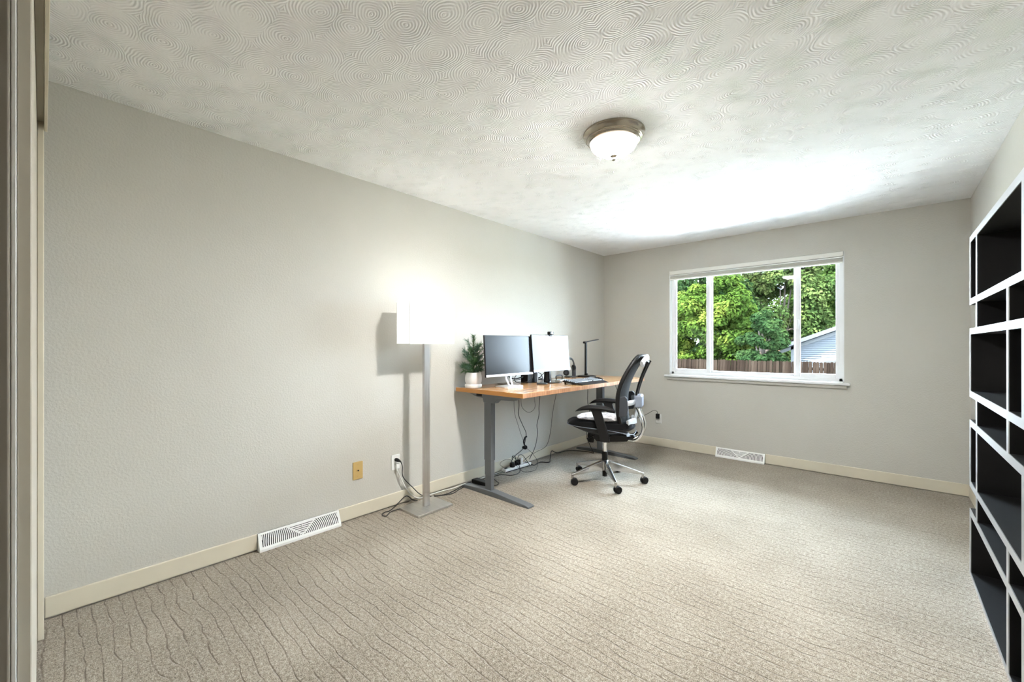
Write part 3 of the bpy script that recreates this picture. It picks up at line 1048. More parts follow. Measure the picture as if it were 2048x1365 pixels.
kxf(MB().box((-0.088, -0.235, -0.012), (0.075, 0.235, 0.002))).build('case', M_BLACK, kb, bevel=0.006, seg=3)
kxf(MB().prism([(0.075, -0.010), (0.135, -0.008), (0.140, -0.004), (0.075, 0.004)], -0.22, 0.22, 'y')).build('palm_rest', M_BLACK, kb, bevel=0.004)
keys = MB()
for rI in range(6):
    xk = -0.072 + rI * 0.0225
    yk = -0.222
    while yk < 0.215:
        wk = 0.0155
        if rI == 5 and -0.12 < yk < 0.0:
            wk = 0.11
        if not (0.062 < yk < 0.072 or 0.142 < yk < 0.150):
            keys.rings([[(xk - 0.0085, yk, 0.001), (xk + 0.0085, yk, 0.001), (xk + 0.0085, yk + wk, 0.001), (xk - 0.0085, yk + wk, 0.001)],
                        [(xk - 0.0065, yk + 0.002, 0.009), (xk + 0.0065, yk + 0.002, 0.009), (xk + 0.0065, yk + wk - 0.002, 0.009), (xk - 0.0065, yk + wk - 0.002, 0.009)]])
        yk += wk + 0.0035
kxf(keys).build('keys', M_KEY, kb, smooth=0, kind='stuff')
for s in (-1, 1):
    MB().box((-0.082, s * 0.2 - 0.012, 0.0), (-0.072, s * 0.2 + 0.012, 0.024)).build('tilt_foot', M_BLACK, kb, bevel=0.002)

ms = thing('computer_mouse', 'black computer mouse at the far end of the keyboard', 'mouse', (0.63, 3.80, DZ), R(10))
MB().slab(sup(0.060, 0.033, 2.4), lambda x, y, t: 0.036 * math.sqrt(max(0, 1 - t * t * 0.98)) * (1 - 0.25 * x / 0.06) + 0.004, lambda x, y, t: 0.0, 32, 8).build('shell', M_BLACKG, ms, smooth=60)
MB().cyl((-0.030, -0.004, 0.034), (-0.030, 0.004, 0.034), 0.009, n=16).build('scroll_wheel', M_RUBBER, ms)

pk = thing('desk_puck', 'flat round black puck between the two monitors', 'puck', (0.42, 3.13, DZ))
MB().lathe([(0.046, 0.0), (0.052, 0.004), (0.050, 0.010), (0.040, 0.013), (0.003, 0.014)], n=36).build('disc', M_BLACK, pk, smooth=50)
MB().lathe([(0.030, 0.0125), (0.028, 0.0150), (0.003, 0.0155)], n=28).build('button', M_DGREYP, pk, smooth=50)
hb = thing('usb_hub', 'slim white four-port hub at the foot of the left monitor', 'usb hub', (0.455, 2.690, DZ), R(3))
bx('case', (-0.020, -0.105, 0.0), (0.020, 0.105, 0.018), M_WHITEP, hb, bevel=0.003)
for i in range(4):
    bx('port', (0.0195, -0.072 + i * 0.042, 0.006), (0.0204, -0.054 + i * 0.042, 0.012), M_GREYP, hb, smooth=0)
dc = thing('docking_station', 'black upright docking station with silver edge behind the monitors', 'docking station', (0.20, 3.235, DZ))
bx('case', (-0.05, -0.10, 0.0), (0.04, 0.05, 0.10), M_BLACK, dc, bevel=0.004)
bx('front_trim', (0.032, 0.050, 0.0), (0.044, 0.058, 0.102), M_SILVER, dc, bevel=0.001)
bk = thing('small_black_bracket', 'black wire phone bracket beside the right monitor stand', 'bracket', (0.26, 3.64, DZ))
MB().tube(smooth_path([(0, -0.06, 0.004), (0.0, -0.06, 0.045), (0, 0.04, 0.045), (0, 0.045, 0.004)], 5), 0.006, 6).build('loop', M_BLACK, bk)
bx('foot', (-0.05, -0.07, 0), (0.06, 0.06, 0.006), M_SILVER, bk, bevel=0.002)


# ------------------------------------------------------------------ cables and power gear
def cable(label, pts, r=0.0028, m=None, group='desk cables', name='cable', n=8):
    o = MB().tube(smooth_path(pts, n), r, 7).build(name, m or M_CABLE, smooth=60)
    return tag(o, label, 'cable', group)


UZ = DZ - TT
cable('thin black cable hanging nearest the left desk leg', [(0.14, 3.047, UZ), (0.14, 3.047, 0.734), (0.14, 3.054, 0.588), (0.14, 3.106, 0.459), (0.14, 3.159, 0.342), (0.142, 3.200, 0.262)], 0.0018)
cable('thick black cable hanging down to the tied knot', [(0.14, 3.114, UZ), (0.14, 3.121, 0.644), (0.14, 3.114, 0.556), (0.14, 3.174, 0.449), (0.14, 3.229, 0.361), (0.14, 3.221, 0.30), (0.14, 3.205, 0.245)], 0.0034)
cable('black cable running from the knot down to the power strip', [(0.14, 3.198, 0.216), (0.14, 3.136, 0.188), (0.13, 3.069, 0.157), (0.12, 3.045, 0.125), (0.09, 3.05, 0.07)], 0.0032)
cable('drooping black cable loop hanging just under the desktop', [(0.14, 3.151, UZ), (0.14, 3.151, 0.724), (0.14, 3.159, 0.640), (0.14, 3.213, 0.584), (0.14, 3.292, 0.559), (0.14, 3.373, 0.601), (0.14, 3.357, 0.731), (0.14, 3.36, UZ)], 0.0020)
cable('long black cable hanging to the right end of the power strip', [(0.14, 3.457, UZ), (0.14, 3.457, 0.722), (0.14, 3.440, 0.594), (0.14, 3.440, 0.516), (0.14, 3.406, 0.416), (0.14, 3.415, 0.322), (0.14, 3.373, 0.189), (0.11, 3.32, 0.071)], 0.0030)
cable('thin black cable curving along the baseboard from mid desk', [(0.14, 3.76, UZ), (0.14, 3.760, 0.750), (0.14, 3.704, 0.592), (0.14, 3.676, 0.486), (0.14, 3.631, 0.277), (0.14, 3.560, 0.166), (0.14, 3.415, 0.140), (0.13, 3.292, 0.113), (0.10, 3.229, 0.065)], 0.0022)
cable('black cable hanging behind the office chair to the floor', [(0.30, 4.151, UZ), (0.30, 4.129, 0.618), (0.30, 4.172, 0.471), (0.30, 4.140, 0.332), (0.30, 4.108, 0.212), (0.31, 4.161, 0.101), (0.33, 4.21, 0.006)], 0.0032)
cable('thin black cable looping out onto the carpet below the knot', [(0.15, 3.21, 0.22), (0.16, 3.308, 0.139), (0.17, 3.373, 0.054), (0.20, 3.33, 0.006), (0.25, 3.22, 0.004), (0.20, 3.12, 0.006), (0.13, 3.10, 0.05)], 0.0018)
cable('black power cable lying along the carpet under the desk', [(0.344, 4.187, 0.006), (0.257, 4.199, 0.006), (0.124, 4.142, 0.006), (0.05, 4.064, 0.006), (0.04, 3.938, 0.006), (0.05, 3.85, 0.03), (0.035, 3.80, 0.05), (0.12, 3.66, 0.008), (0.185, 3.553, 0.006), (0.114, 3.490, 0.006), (0.136, 3.361, 0.006), (0.10, 3.33, 0.03), (0.09, 3.27, 0.05)], 0.0042)
kn = tag(MB().tube(smooth_path([(0.14, 3.20, 0.235), (0.155, 3.215, 0.225), (0.14, 3.225, 0.205), (0.125, 3.205, 0.21), (0.14, 3.19, 0.225), (0.155, 3.2, 0.215)], 6), 0.011, 8).build('cable_knot', M_RUBBER, smooth=60), 'black hook-and-loop knot tying the hanging cables', 'cable tie')
tag(MB().tube(smooth_path([(0.14, 3.205, 0.245), (0.145, 3.188, 0.28), (0.14, 3.215, 0.315), (0.14, 3.24, 0.32)], 6), 0.008, 8).build('cable_tie', M_RUBBER, smooth=60), 'black strap tail looped above the cable knot', 'cable tie')

ps = thing('power_strip', 'white power strip lying against the baseboard under the desk', 'power strip', (0.075, 3.165, 0.0), R(-4))
bx('case', (-0.03, -0.185, 0.0), (0.03, 0.185, 0.036), M_WHITEP, ps, bevel=0.008, seg=3)
bx('side_groove', (0.0296, -0.18, 0.004), (0.0306, 0.18, 0.012), M_BLACK, ps, smooth=0)
bx('switch', (-0.010, -0.168, 0.035), (0.010, -0.138, 0.041), M_BLACK, ps, bevel=0.002)
for i in range(6):
    bx('socket', (-0.014, -0.115 + i * 0.052, 0.0355), (0.014, -0.085 + i * 0.052, 0.0375), M_WHITEP, ps, bevel=0.002)


def plug(name, label, c, s, m, rz=0.0):
    o = MB().obox((0, 0, s[2] / 2), s, Euler((0, 0, 0))).build(name, m, bevel=min(s) * 0.18, seg=3)
    o.location = c
    o.rotation_euler = (0, 0, rz)
    return o


t = thing('power_adapter_plug', 'round black wall-wart plugged into the switch end of the power strip', 'plug', (0.085, 3.085, 0.0375))
MB().lathe([(0.024, 0), (0.027, 0.006), (0.027, 0.034), (0.022, 0.042), (0.003, 0.043)], n=8).build('body', M_BLACK, t, smooth=0)
MB().lathe([(0.018, 0.042), (0.016, 0.046), (0.003, 0.046)], n=16).build('cap', M_RUBBER, t)
for i, (yy, ww) in enumerate(((3.145, 0.016), (3.170, 0.014), (3.192, 0.016))):
    tag(plug('plug', '', (0.078, yy, 0.0375), (0.026, ww, 0.05), M_BLACK), ['first small black plug beside the round wall-wart', 'middle small black plug on the power strip', 'small black plug touching the white plug on the power strip'][i], 'plug', 'plugs in the power strip')
tag(plug('plug', '', (0.078, 3.222, 0.0375), (0.034, 0.032, 0.062), M_WHITEP), 'chunky white adapter plug standing on the power strip', 'plug', 'plugs in the power strip')
cable('black cord arching from the first black plug over the power strip', [(0.078, 3.15, 0.088), (0.085, 3.13, 0.13), (0.10, 3.07, 0.15), (0.115, 3.045, 0.125)], 0.003)
cable('black cord arching over the white plug on the power strip', [(0.078, 3.17, 0.086), (0.085, 3.18, 0.13), (0.09, 3.23, 0.128), (0.10, 3.28, 0.07), (0.13, 3.30, 0.02)], 0.003)
cable('thin cord looping behind the round wall-wart', [(0.085, 3.09, 0.082), (0.06, 3.07, 0.11), (0.03, 3.01, 0.105), (0.035, 2.96, 0.08), (0.06, 2.985, 0.05)], 0.0016)

# wall cords near the floor lamp
t = thing('black_plug', 'black right-angle plug in the outlet behind the floor lamp', 'plug', (0, 1.818, 0.355), R(90))
MB().tube([(0, -0.008, 0), (0, -0.026, 0), (0.006, -0.036, -0.004), (0.016, -0.040, -0.010)], [0.013, 0.014, 0.012, 0.008], 12).build('body', M_BLACK, t)
MB().tube([(0.016, -0.040, -0.010), (0.026, -0.040, -0.020)], [0.006, 0.0045], 8).build('strain_relief', M_RUBBER, t)
t = thing('white_plug', 'flat white plug in the lower socket behind the floor lamp', 'plug', (0, 1.818, 0.312), R(90))
bx('body', (-0.008, -0.03, -0.026), (0.020, -0.008, 0.014), M_WHITEP, t, bevel=0.005)
MB().tube([(0.004, -0.02, -0.026), (0.005, -0.022, -0.042)], [0.007, 0.004], 8).build('strain_relief', M_WHITEP, t)
cable('white power cord running from the outlet along the baseboard', [(0.022, 1.824, 0.27), (0.024, 1.842, 0.225), (0.026, 1.89, 0.13), (0.03, 1.95, 0.05), (0.035, 2.02, 0.008), (0.030, 2.10, 0.006), (0.034, 2.25, 0.006), (0.05, 2.37, 0.006), (0.034, 2.52, 0.006), (0.036, 2.69, 0.006), (0.04, 2.85, 0.006), (0.06, 2.95, 0.012), (0.072, 2.982, 0.018)], 0.0045, M_CABLEW, 'floor lamp cords')
cable('black lamp cord dropping from the outlet and along the wall', [(0.04, 1.842, 0.337), (0.044, 1.852, 0.30), (0.04, 1.862, 0.216), (0.04, 1.948, 0.116), (0.05, 2.02, 0.04), (0.06, 2.10, 0.006), (0.085, 2.13, 0.006), (0.117, 2.239, 0.006), (0.085, 2.39, 0.006), (0.045, 2.513, 0.006), (0.050, 2.566, 0.012)], 0.0036, None, 'floor lamp cords')
cable('second black cord lying beside the lamp cord by the baseboard', [(0.105, 2.11, 0.02), (0.10, 2.16, 0.006), (0.145, 2.26, 0.006), (0.11, 2.38, 0.006), (0.07, 2.50, 0.006), (0.055, 2.57, 0.012)], 0.0032, None, 'floor lamp cords')
cable('black cord loop on the carpet in front of the lamp base', [(0.090, 1.96, 0.019), (0.062, 1.937, 0.022), (0.03, 1.915, 0.05), (0.03, 1.88, 0.055), (0.035, 1.814, 0.02), (0.076, 1.724, 0.006), (0.073, 1.684, 0.006), (0.098, 1.644, 0.006), (0.143, 1.649, 0.006), (0.105, 1.708, 0.008), (0.105, 1.76, 0.010), (0.108, 1.783, 0.010)], 0.0036, None, 'floor lamp cords')
ad = thing('power_brick', 'flat black power brick on the carpet behind the left desk foot', 'power adapter', (0.155, 2.60, 0.0), R(0))
bx('case', (-0.10, -0.035, 0.0), (0.10, 0.035, 0.036), M_BLACK, ad, bevel=0.006)
bx('label_plate', (-0.06, -0.022, 0.0358), (0.06, 0.022, 0.0363), M_DGREYP, ad, smooth=0)
cable('black cord curling from the power brick to the power strip', [(0.255, 2.60, 0.018), (0.285, 2.64, 0.012), (0.267, 2.70, 0.010), (0.186, 2.747, 0.006), (0.095, 2.801, 0.006), (0.10, 2.90, 0.006), (0.191, 2.967, 0.006), (0.175, 3.09, 0.006), (0.13, 3.13, 0.06), (0.11, 3.10, 0.12), (0.118, 3.05, 0.15)], 0.0034)
cable('black cord running straight from the power strip to the power brick', [(0.07, 2.985, 0.02), (0.055, 2.90, 0.008), (0.05, 2.80, 0.006), (0.07, 2.70, 0.006), (0.10, 2.637, 0.014)], 0.0028)
t = thing('wall_charger', 'black cube charger plugged into the outlet below the window', 'charger', (0.755, D, 0.368))
bx('body', (-0.022, -0.042, -0.026), (0.018, -0.008, 0.034), M_BLACK, t, bevel=0.004)
bx('port', (-0.008, -0.028, 0.0335), (0.004, -0.018, 0.0345), M_DARK, t, smooth=0)
cable('black charger cord running from the far wall outlet to the desk', [(0.752, 5.006, 0.402), (0.745, 4.995, 0.432), (0.71, 4.97, 0.437), (0.66, 4.92, 0.40), (0.60, 4.86, 0.362), (0.56, 4.78, 0.356), (0.54, 4.66, 0.42), (0.52, 4.52, 0.60), (0.50, 4.42, 0.76), (0.49, 4.40, UZ)], 0.0028, None, 'floor lamp cords')
# cable tangle on the desk between the monitors
cable('black cable arcing over the docking station to the desk', [(0.31, 3.07, DZ + 0.16), (0.33, 3.10, DZ + 0.10), (0.33, 3.07, DZ + 0.04), (0.27, 3.00, DZ + 0.012), (0.22, 2.97, DZ + 0.03), (0.20, 3.0, DZ + 0.07), (0.19, 3.08, DZ + 0.11)], 0.0035, None, 'cables on the desktop')
cable('black cable bunch lying left of the docking station', [(0.15, 2.92, DZ + 0.10), (0.17, 2.97, DZ + 0.055), (0.19, 3.02, DZ + 0.045), (0.21, 3.09, DZ + 0.06), (0.17, 3.128, DZ + 0.05)], 0.006, None, 'cables on the desktop')
cable('thin black cable trailing toward the foot of the left monitor', [(0.22, 3.05, DZ + 0.04), (0.20, 2.97, DZ + 0.03), (0.20, 2.93, DZ + 0.008), (0.16, 2.88, DZ + 0.004), (0.10, 2.86, DZ + 0.004)], 0.003, None, 'cables on the desktop')
cable('tangled black cable right of the docking station', [(0.22, 3.30, DZ + 0.10), (0.25, 3.33, DZ + 0.08), (0.23, 3.37, DZ + 0.06), (0.26, 3.34, DZ + 0.03), (0.22, 3.31, DZ + 0.02), (0.20, 3.36, DZ + 0.03), (0.24, 3.40, DZ + 0.09), (0.27, 3.36, DZ + 0.12)], 0.0035, None, 'cables on the desktop')
cable('second tangled black cable against the right monitor stand', [(0.20, 3.33, DZ + 0.012), (0.17, 3.38, DZ + 0.035), (0.20, 3.42, DZ + 0.02), (0.23, 3.38, DZ + 0.012), (0.18, 3.34, DZ + 0.03), (0.16, 3.40, DZ + 0.008)], 0.005, None, 'cables on the desktop')

# ------------------------------------------------------------------ office chair (local +x = facing direction)
CH = Vector((0.918, 3.418, 0))
CA = math.atan2(-0.31, -0.95)
ch = thing('office_chair', 'black mesh-back office chair with polished five-star base and armrests', 'office chair', CH, CA)
for wa in (-118, -45, 27, 99, 171):
    a = R(wa) - CA
    ca, sa = math.cos(a), math.sin(a)
    rs = []
    for rr, zt, zb, hw in ((0.020, 0.192, 0.108, 0.020), (0.05, 0.186, 0.104, 0.018), (0.17, 0.152, 0.094, 0.014), (0.312, 0.108, 0.084, 0.011), (0.343, 0.100, 0.082, 0.010)):
        rs.append([Vector((rr * ca - s * hw * k * sa, rr * sa + s * hw * k * ca, z)) for s, k, z in ((-1, 0.75, zt), (1, 0.75, zt), (1, 1, zt - 0.006), (1, 0.6, zb), (-1, 0.6, zb), (-1, 1, zt - 0.006))])
    lg = MB().rings(rs).build('leg', M_ALU, ch, smooth=30, bevel=0.002)
    # caster swivelled
    tip = Vector((0.332 * ca, 0.332 * sa, 0))
    MB().cyl(tip + Vector((0, 0, 0.050)), tip + Vector((0, 0, 0.086)), 0.010, 0.012, 14).build('caster_stem', M_ALU, lg)
    wdir = R({-118: 40, -45: 60, 27: 70, 99: 30, 171: 50}[wa]) - CA
    dvec = Vector((math.cos(wdir), math.sin(wdir), 0))
    ax = Vector((-dvec.y, dvec.x, 0))
    c = tip + dvec * 0.018 + Vector((0, 0, 0.032))
    for s in (-1, 1):
        MB().cyl(c + ax * s * 0.006, c + ax * s * 0.023, 0.032, 0.030, 24).build('caster_wheel', M_RUBBER, lg, bevel=0.003)
    MB().tube([tip + Vector((0, 0, 0.060)), tip + dvec * 0.006 + Vector((0, 0, 0.052)), c], [0.014, 0.016, 0.012], 10).build('caster_hood', M_BLACK, lg)
MB().lathe([(0.030, 0.100), (0.036, 0.106), (0.036, 0.186), (0.030, 0.194)], n=28).build('hub', M_ALU, ch)
MB().cyl((0, 0, 0.045), (0, 0, 0.104), 0.022, n=22).build('lower_tube', M_BLACK, ch)
MB().cyl((0, 0, 0.19), (0, 0, 0.272), 0.0265, n=22).build('cylinder_sleeve', M_BLACK, ch)
MB().cyl((0, 0, 0.265), (0, 0, 0.40), 0.0200, n=22).build('gas_cylinder', M_CHROME, ch)
MB().prism([(-0.21, 0.392), (-0.03, 0.372), (0.06, 0.372), (0.09, 0.40), (0.09, 0.448), (-0.20, 0.448), (-0.225, 0.42)], -0.075, 0.075, 'y').build('tilt_mechanism', M_BLACK, ch, bevel=0.006)
MB().cyl((-0.06, 0.074, 0.425), (-0.06, 0.079, 0.425), 0.008, n=14).build('bolt', M_CHROME, ch)
MB().tube(smooth_path([(0.08, 0.06, 0.425), (0.10, 0.14, 0.42), (0.115, 0.20, 0.415)], 4), 0.006, 8).build('tilt_lever', M_BLACK, ch)
MB().tube([(0.115, 0.0, 0.442), (0.125, 0.0, 0.40), (0.13, 0.0, 0.345)], [0.034, 0.036, 0.028], 16, flat=(1.0, 0.75)).build('adjustment_knob', M_RUBBER, ch)
# seat: shell and pad
plan = sup(0.265, 0.245, 3.2)


def pl(t):
    x, y = plan(t)
    return (x * 1.12 + 0.03, y * (1 - 0.10 * (0.5 - x / 0.53)))


def shell_bot(x, y, t):
    z = 0.447 + 0.045 * (x / 0.265) ** 2 * (1 if x > 0 else 0.6)
    return z + 0.035 * max(0, t - 0.6) / 0.4


MB().slab(pl, lambda x, y, t: 0.505 + 0.008 * t + (0.012 * (x / 0.265) if x > 0 else 0), shell_bot, 56, 8).build('seat_shell', M_BLACK, ch, smooth=50)


def pad_top(x, y, t):
    z = 0.578 - 0.028 * max(0, (t - 0.7) / 0.3) ** 2
    if x > 0.12:
        z -= 0.85 * (x - 0.12) ** 2
    z += 0.05 * (y / 0.245) ** 2 * 0.3
    return z


st = MB().slab(lambda t: (pl(t)[0] * 1.0 + 0.004, pl(t)[1] * 0.985), pad_top, lambda x, y, t: 0.506 + 0.010 * t + (0.012 * (x / 0.265) if x > 0 else 0), 56, 10).build('seat_pad', M_FABRIC, ch, smooth=60)
pp = []
for j in range(49):
    t = 2 * math.pi * j / 48
    x, y = pl(t)
    pp.append((x * 1.012, y * 1.012, 0.512 + (0.014 * (x / 0.265) if x > 0 else -0.05 * (x / 0.265) ** 2)))
MB().tube(pp, 0.0025, 6).build('piping', M_GREYP, st)
# armrests
for s in (1, -1):
    yv = s * 0.262
    ar = MB().rings([[(x + dx, yv + dy, z) for dx, dy in ((-w, -0.014), (w, -0.014), (w, 0.014), (-w, 0.014))] for x, z, w in ((-0.055, 0.415, 0.040), (-0.045, 0.47, 0.042), (-0.005, 0.60, 0.040), (0.02, 0.672, 0.042), (0.03, 0.69, 0.07))]).build('armrest', M_BLACK, ch, bevel=0.006)
    MB().tube([(-0.05, s * 0.26, 0.425), (-0.05, s * 0.15, 0.425), (-0.05, s * 0.06, 0.425)], 0.016, 10).build('arm_bracket', M_BLACK, ar)

    def at(x, y, t):
        return 0.722 - 0.018 * t ** 4 - (0.028 * ((x - 0.03) / 0.12) ** 2 if x > 0.03 else 0) - (0.016 * ((x + 0.02) / 0.14) ** 2 if x < -0.02 else 0)
    pd = MB().slab(sup(0.172, 0.046, 2.6), at, lambda x, y, t: at(x, y, 1) - 0.018 * (1 - t ** 3) - 0.006, 36, 6)
    pd.v = [(x + 0.03, y + yv, z) for x, y, z in pd.v]
    pd.build('arm_pad', M_RUBBER, ar, smooth=60)
# backrest
prof = [(-0.215, 0.545, 0.165), (-0.208, 0.60, 0.205), (-0.200, 0.68, 0.228), (-0.200, 0.78, 0.236), (-0.215, 0.87, 0.234), (-0.248, 0.96, 0.222), (-0.295, 1.05, 0.198), (-0.335, 1.115, 0.165), (-0.358, 1.145, 0.12)]
prs = smooth_path(prof, 4)


def bp_(row, k):
    x, z, hw = row
    return Vector((x + 0.045 * k * k, k * hw, z))


loop = [bp_(r, 1.0) for r in prs] + [bp_(prs[-1], k) for k in (0.7, 0.35, 0, -0.35, -0.7)] + [bp_(r, -1.0) for r in prs[::-1]] + [bp_(prs[0], k) for k in (-0.7, -0.35, 0, 0.35, 0.7)]
loop.append(loop[0])
MB().tube(loop, 0.017, 10, flat=(0.75, 1.1)).build('back_frame', M_BLACK, ch, smooth=60)
NK = 12
vs, fs = [], []
for r in prs:
    for k in range(NK + 1):
        vs.append(bp_(r, -1 + 2 * k / NK))
for i in range(len(prs) - 1):
    for k in range(NK):
        a = i * (NK + 1) + k
        fs.append((a, a + 1, a + NK + 2, a + NK + 1))
mbk = MB().add(vs, fs).build('back_mesh', M_MESH, ch, smooth=60)
sm = mbk.modifiers.new('solid', 'SOLIDIFY')
sm.thickness = 0.004
# rear spine of two uprights fanning to a silver cap
for s in (-1, 1):
    MB().tube(smooth_path([(-0.275, s * 0.045, 0.72), (-0.292, s * 0.055, 0.84), (-0.328, s * 0.075, 0.96), (-0.376, s * 0.095, 1.075), (-0.390, s * 0.10, 1.10)], 5), 0.018, 10, flat=(0.55, 1.1)).build('back_upright', M_BLACK, ch, smooth=60)
cap = []
for k in range(13):
    u = -1 + 2 * k / 12
    cap.append((-0.371 + 0.045 * u * u * 0.6, u * 0.155, 1.132 - 0.055 * u * u))
MB().tube(cap, 0.026, 12, flat=(1.15, 0.65)).build('top_cap', M_SILVER, ch, smooth=60)
MB().box((-0.335, -0.075, 0.690), (-0.265, 0.075, 0.805)).build('lumbar_housing', M_GREYP, ch, bevel=0.018, seg=3)
for s in (-1, 1):
    MB().prism([(-0.165, 0.63), (-0.225, 0.64), (-0.24, 0.70), (-0.235, 0.79), (-0.215, 0.81), (-0.165, 0.80)], s * 0.222, s * 0.240, 'y').build('lumbar_wing', M_DGREYP, ch, bevel=0.006)
    MB().tube(smooth_path([(-0.205, s * 0.228, 0.745), (-0.255, s * 0.16, 0.745), (-0.275, s * 0.07, 0.745)], 5), 0.014, 8, flat=(1.6, 0.5)).build('lumbar_arm', M_SILVER, ch)
    MB().tube(smooth_path([(-0.290, s * 0.055, 0.70), (-0.315, s * 0.07, 0.64), (-0.342, s * 0.085, 0.56), (-0.340, s * 0.085, 0.49), (-0.300, s * 0.075, 0.425), (-0.25, s * 0.06, 0.402), (-0.18, s * 0.05, 0.405)], 6), 0.0115, 10).build('back_tube', M_CHROME, ch, smooth=60)
    MB().tube(smooth_path([(-0.275, s * 0.09, 0.455), (-0.245, s * 0.075, 0.428), (-0.20, s * 0.055, 0.418)], 5), 0.014, 8).build('tube_sleeve', M_RUBBER, ch, smooth=60)
MB().rings([[(-0.215, -0.15, 0.535), (-0.235, -0.15, 0.55), (-0.23, -0.15, 0.60), (-0.211, -0.15, 0.585)], [(-0.255, 0, 0.535), (-0.285, 0, 0.55), (-0.28, 0, 0.60), (-0.25, 0, 0.585)], [(-0.215, 0.15, 0.535), (-0.235, 0.15, 0.55), (-0.23, 0.15, 0.60), (-0.211, 0.15, 0.585)]]).build('lower_bracket', M_SILVER, ch, bevel=0.004)
MB().tube([(-0.25, 0.0, 0.56), (-0.275, 0, 0.62), (-0.29, 0, 0.70)], [0.02, 0.024, 0.026], 10, flat=(0.6, 1.4)).build('spine_plate', M_SILVER, ch)

# fleece cushion on the seat
fc = MB().slab(sup(0.215, 0.195, 2.8), lambda x, y, t: 0.026 - 0.018 * t ** 5 + 0.004 * math.sin(x * 60) * math.sin(y * 53), lambda x, y, t: 0.0, 64, 14).build('seat_cushion', M_FLUFF, smooth=60)
rot = Matrix.Rotation(CA, 3, 'Z')
fc.location = CH + rot @ Vector((0.03, 0, 0.579))
fc.rotation_euler = (0, 0, CA)
tag(fc, 'fluffy white and grey marbled cushion lying on the chair seat', 'cushion')

# ------------------------------------------------------------------ bookcase against the right wall
BX0, BX1, BY0, BY1 = 3.172, 3.340, 2.150, 3.350
bc = thing('bookcase', 'tall empty black bookcase with silver front edges on the right wall', 'bookcase', ((BX0 + BX1) / 2, (BY0 + BY1) / 2, 0))
bcx, bcy = (BX0 + BX1) / 2, (BY0 + BY1) / 2
DIVS_FULL = {}


def board(name, y0, y1, z0, z1):
    p = bx(name, (BX0 + 0.003 - bcx, y0 - bcy, z0), (BX1 - bcx, y1 - bcy, z1), M_SHELFB, bc, smooth=0)
    bx('edge_strip', (BX0 - bcx, y0 - bcy, z0), (BX0 + 0.003 - bcx, y1 - bcy, z1), M_EDGE, p, smooth=0)
    return p


ZB = [(1.792, 1.826), (1.457, 1.489), (1.298, 1.330), (0.961, 0.995), (0.804, 0.838), (0.476, 0.508), (0.324, 0.357), (0.0, 0.020)]
for z0, z1 in ZB:
    board('shelf', BY0, BY1, z0, z1)
TH = 0.034
A, Bv, Cv, Dv = BY1 - TH, 3.105, 2.385, BY0     # far end, far inner, near inner, near end
tiers = [(0, 1, (A, Bv, Dv)), (1, 2, (Bv, Cv)), (2, 3, (A, Cv, Dv)), (3, 4, (Bv, Cv)), (4, 5, (A, Bv, Dv)), (5, 6, (Bv, Cv)), (6, 7, (A, Cv, Dv))]
for i, j, ys in tiers:
    for yv in ys:
        board('divider', yv, yv + TH, ZB[j][1], ZB[i][0])

# ------------------------------------------------------------------ outside: ground, fence, trees, neighbour's house
GZ = -1.10
struct(bx('ground', (-160, 10.6, GZ - 0.2), (160, 420, GZ), M_LAWN, smooth=0))
struct(bx('patio', (-8, D + 0.16, GZ - 0.2), (11, 10.6, GZ), M_BOUNCE_SLAB, smooth=0))  # unseen pale slab, added to bounce daylight up onto the ceiling

FY = 17.0
fn = thing('wood_fence', 'weathered brown dog-ear picket fence across the back garden', 'fence', (0, FY, GZ))
PW, PG = 0.088, 0.007


def picket_mesh(h):
    mb = MB().prism([(-PW / 2, 0), (PW / 2, 0), (PW / 2, h - 0.025), (PW / 2 - 0.022, h), (-PW / 2 + 0.022, h), (-PW / 2, h - 0.025)], -0.009, 0.009, 'y')
    o = mb.build('picket', M_FENCE, fn, smooth=0)
    return o


protos = [picket_mesh(1.78 + 0.008 * k) for k in range(4)]
x = -5.2
k = 0
while x < 3.9:
    if k < 4:
        o = protos[k]
    else:
        o = protos[rnd.randrange(4)].copy()
        COL.objects.link(o)
        o.parent = fn
    o.location = (x, -0.012 if k % 7 else 0.004, (x + 1) * -0.004)
    o.rotation_euler = (0, rnd.uniform(-0.006, 0.006), 0)
    x += PW + PG
    k += 1
for z in (0.35, 0.95, 1.5):
    bx('rail', (-5.25, 0.012, z), (3.95, 0.05, z + 0.085), M_FENCE, fn, smooth=0)
for i in range(5):
    bx('post', (-5.2 + i * 2.28, 0.05, 0), (-5.2 + i * 2.28 + 0.09, 0.14, 1.72), M_FENCE, fn, smooth=0)

# neighbour's house: gable end with lap siding behind the fence
HX0, HY = -0.13, 21.0
ho = thing('neighbour_house', 'pale house gable with lap siding and sloping roof behind the fence', 'house', (HX0, HY, GZ))
eave = 1.30 - GZ - 0.10
slope = 0.412
HWID = 7.0
bx('wall', (0.0, 0.06, 0.0), (HWID, 6.0, eave), M_SIDING, ho, smooth=0)
MB().prism([(0.0, eave), (HWID, eave), (HWID / 2, eave + slope * HWID / 2)], 0.06, 6.0, 'y').build('gable', M_SIDING, ho, smooth=0)
ex = 0.086
for i in range(60):
    z0 = 0.85 + i * ex
    if z0 > eave + slope * HWID / 2 - 0.15:
        break
    inset = max(0, (z0 + ex * 0.4 - eave) / slope)
    x0, x1 = inset, HWID - inset
    MB().prism([(0.06, z0), (0.015, z0), (0.050, z0 + ex), (0.06, z0 + ex)], x0, x1, 'x').build('siding_board', M_SIDING, ho, smooth=0)
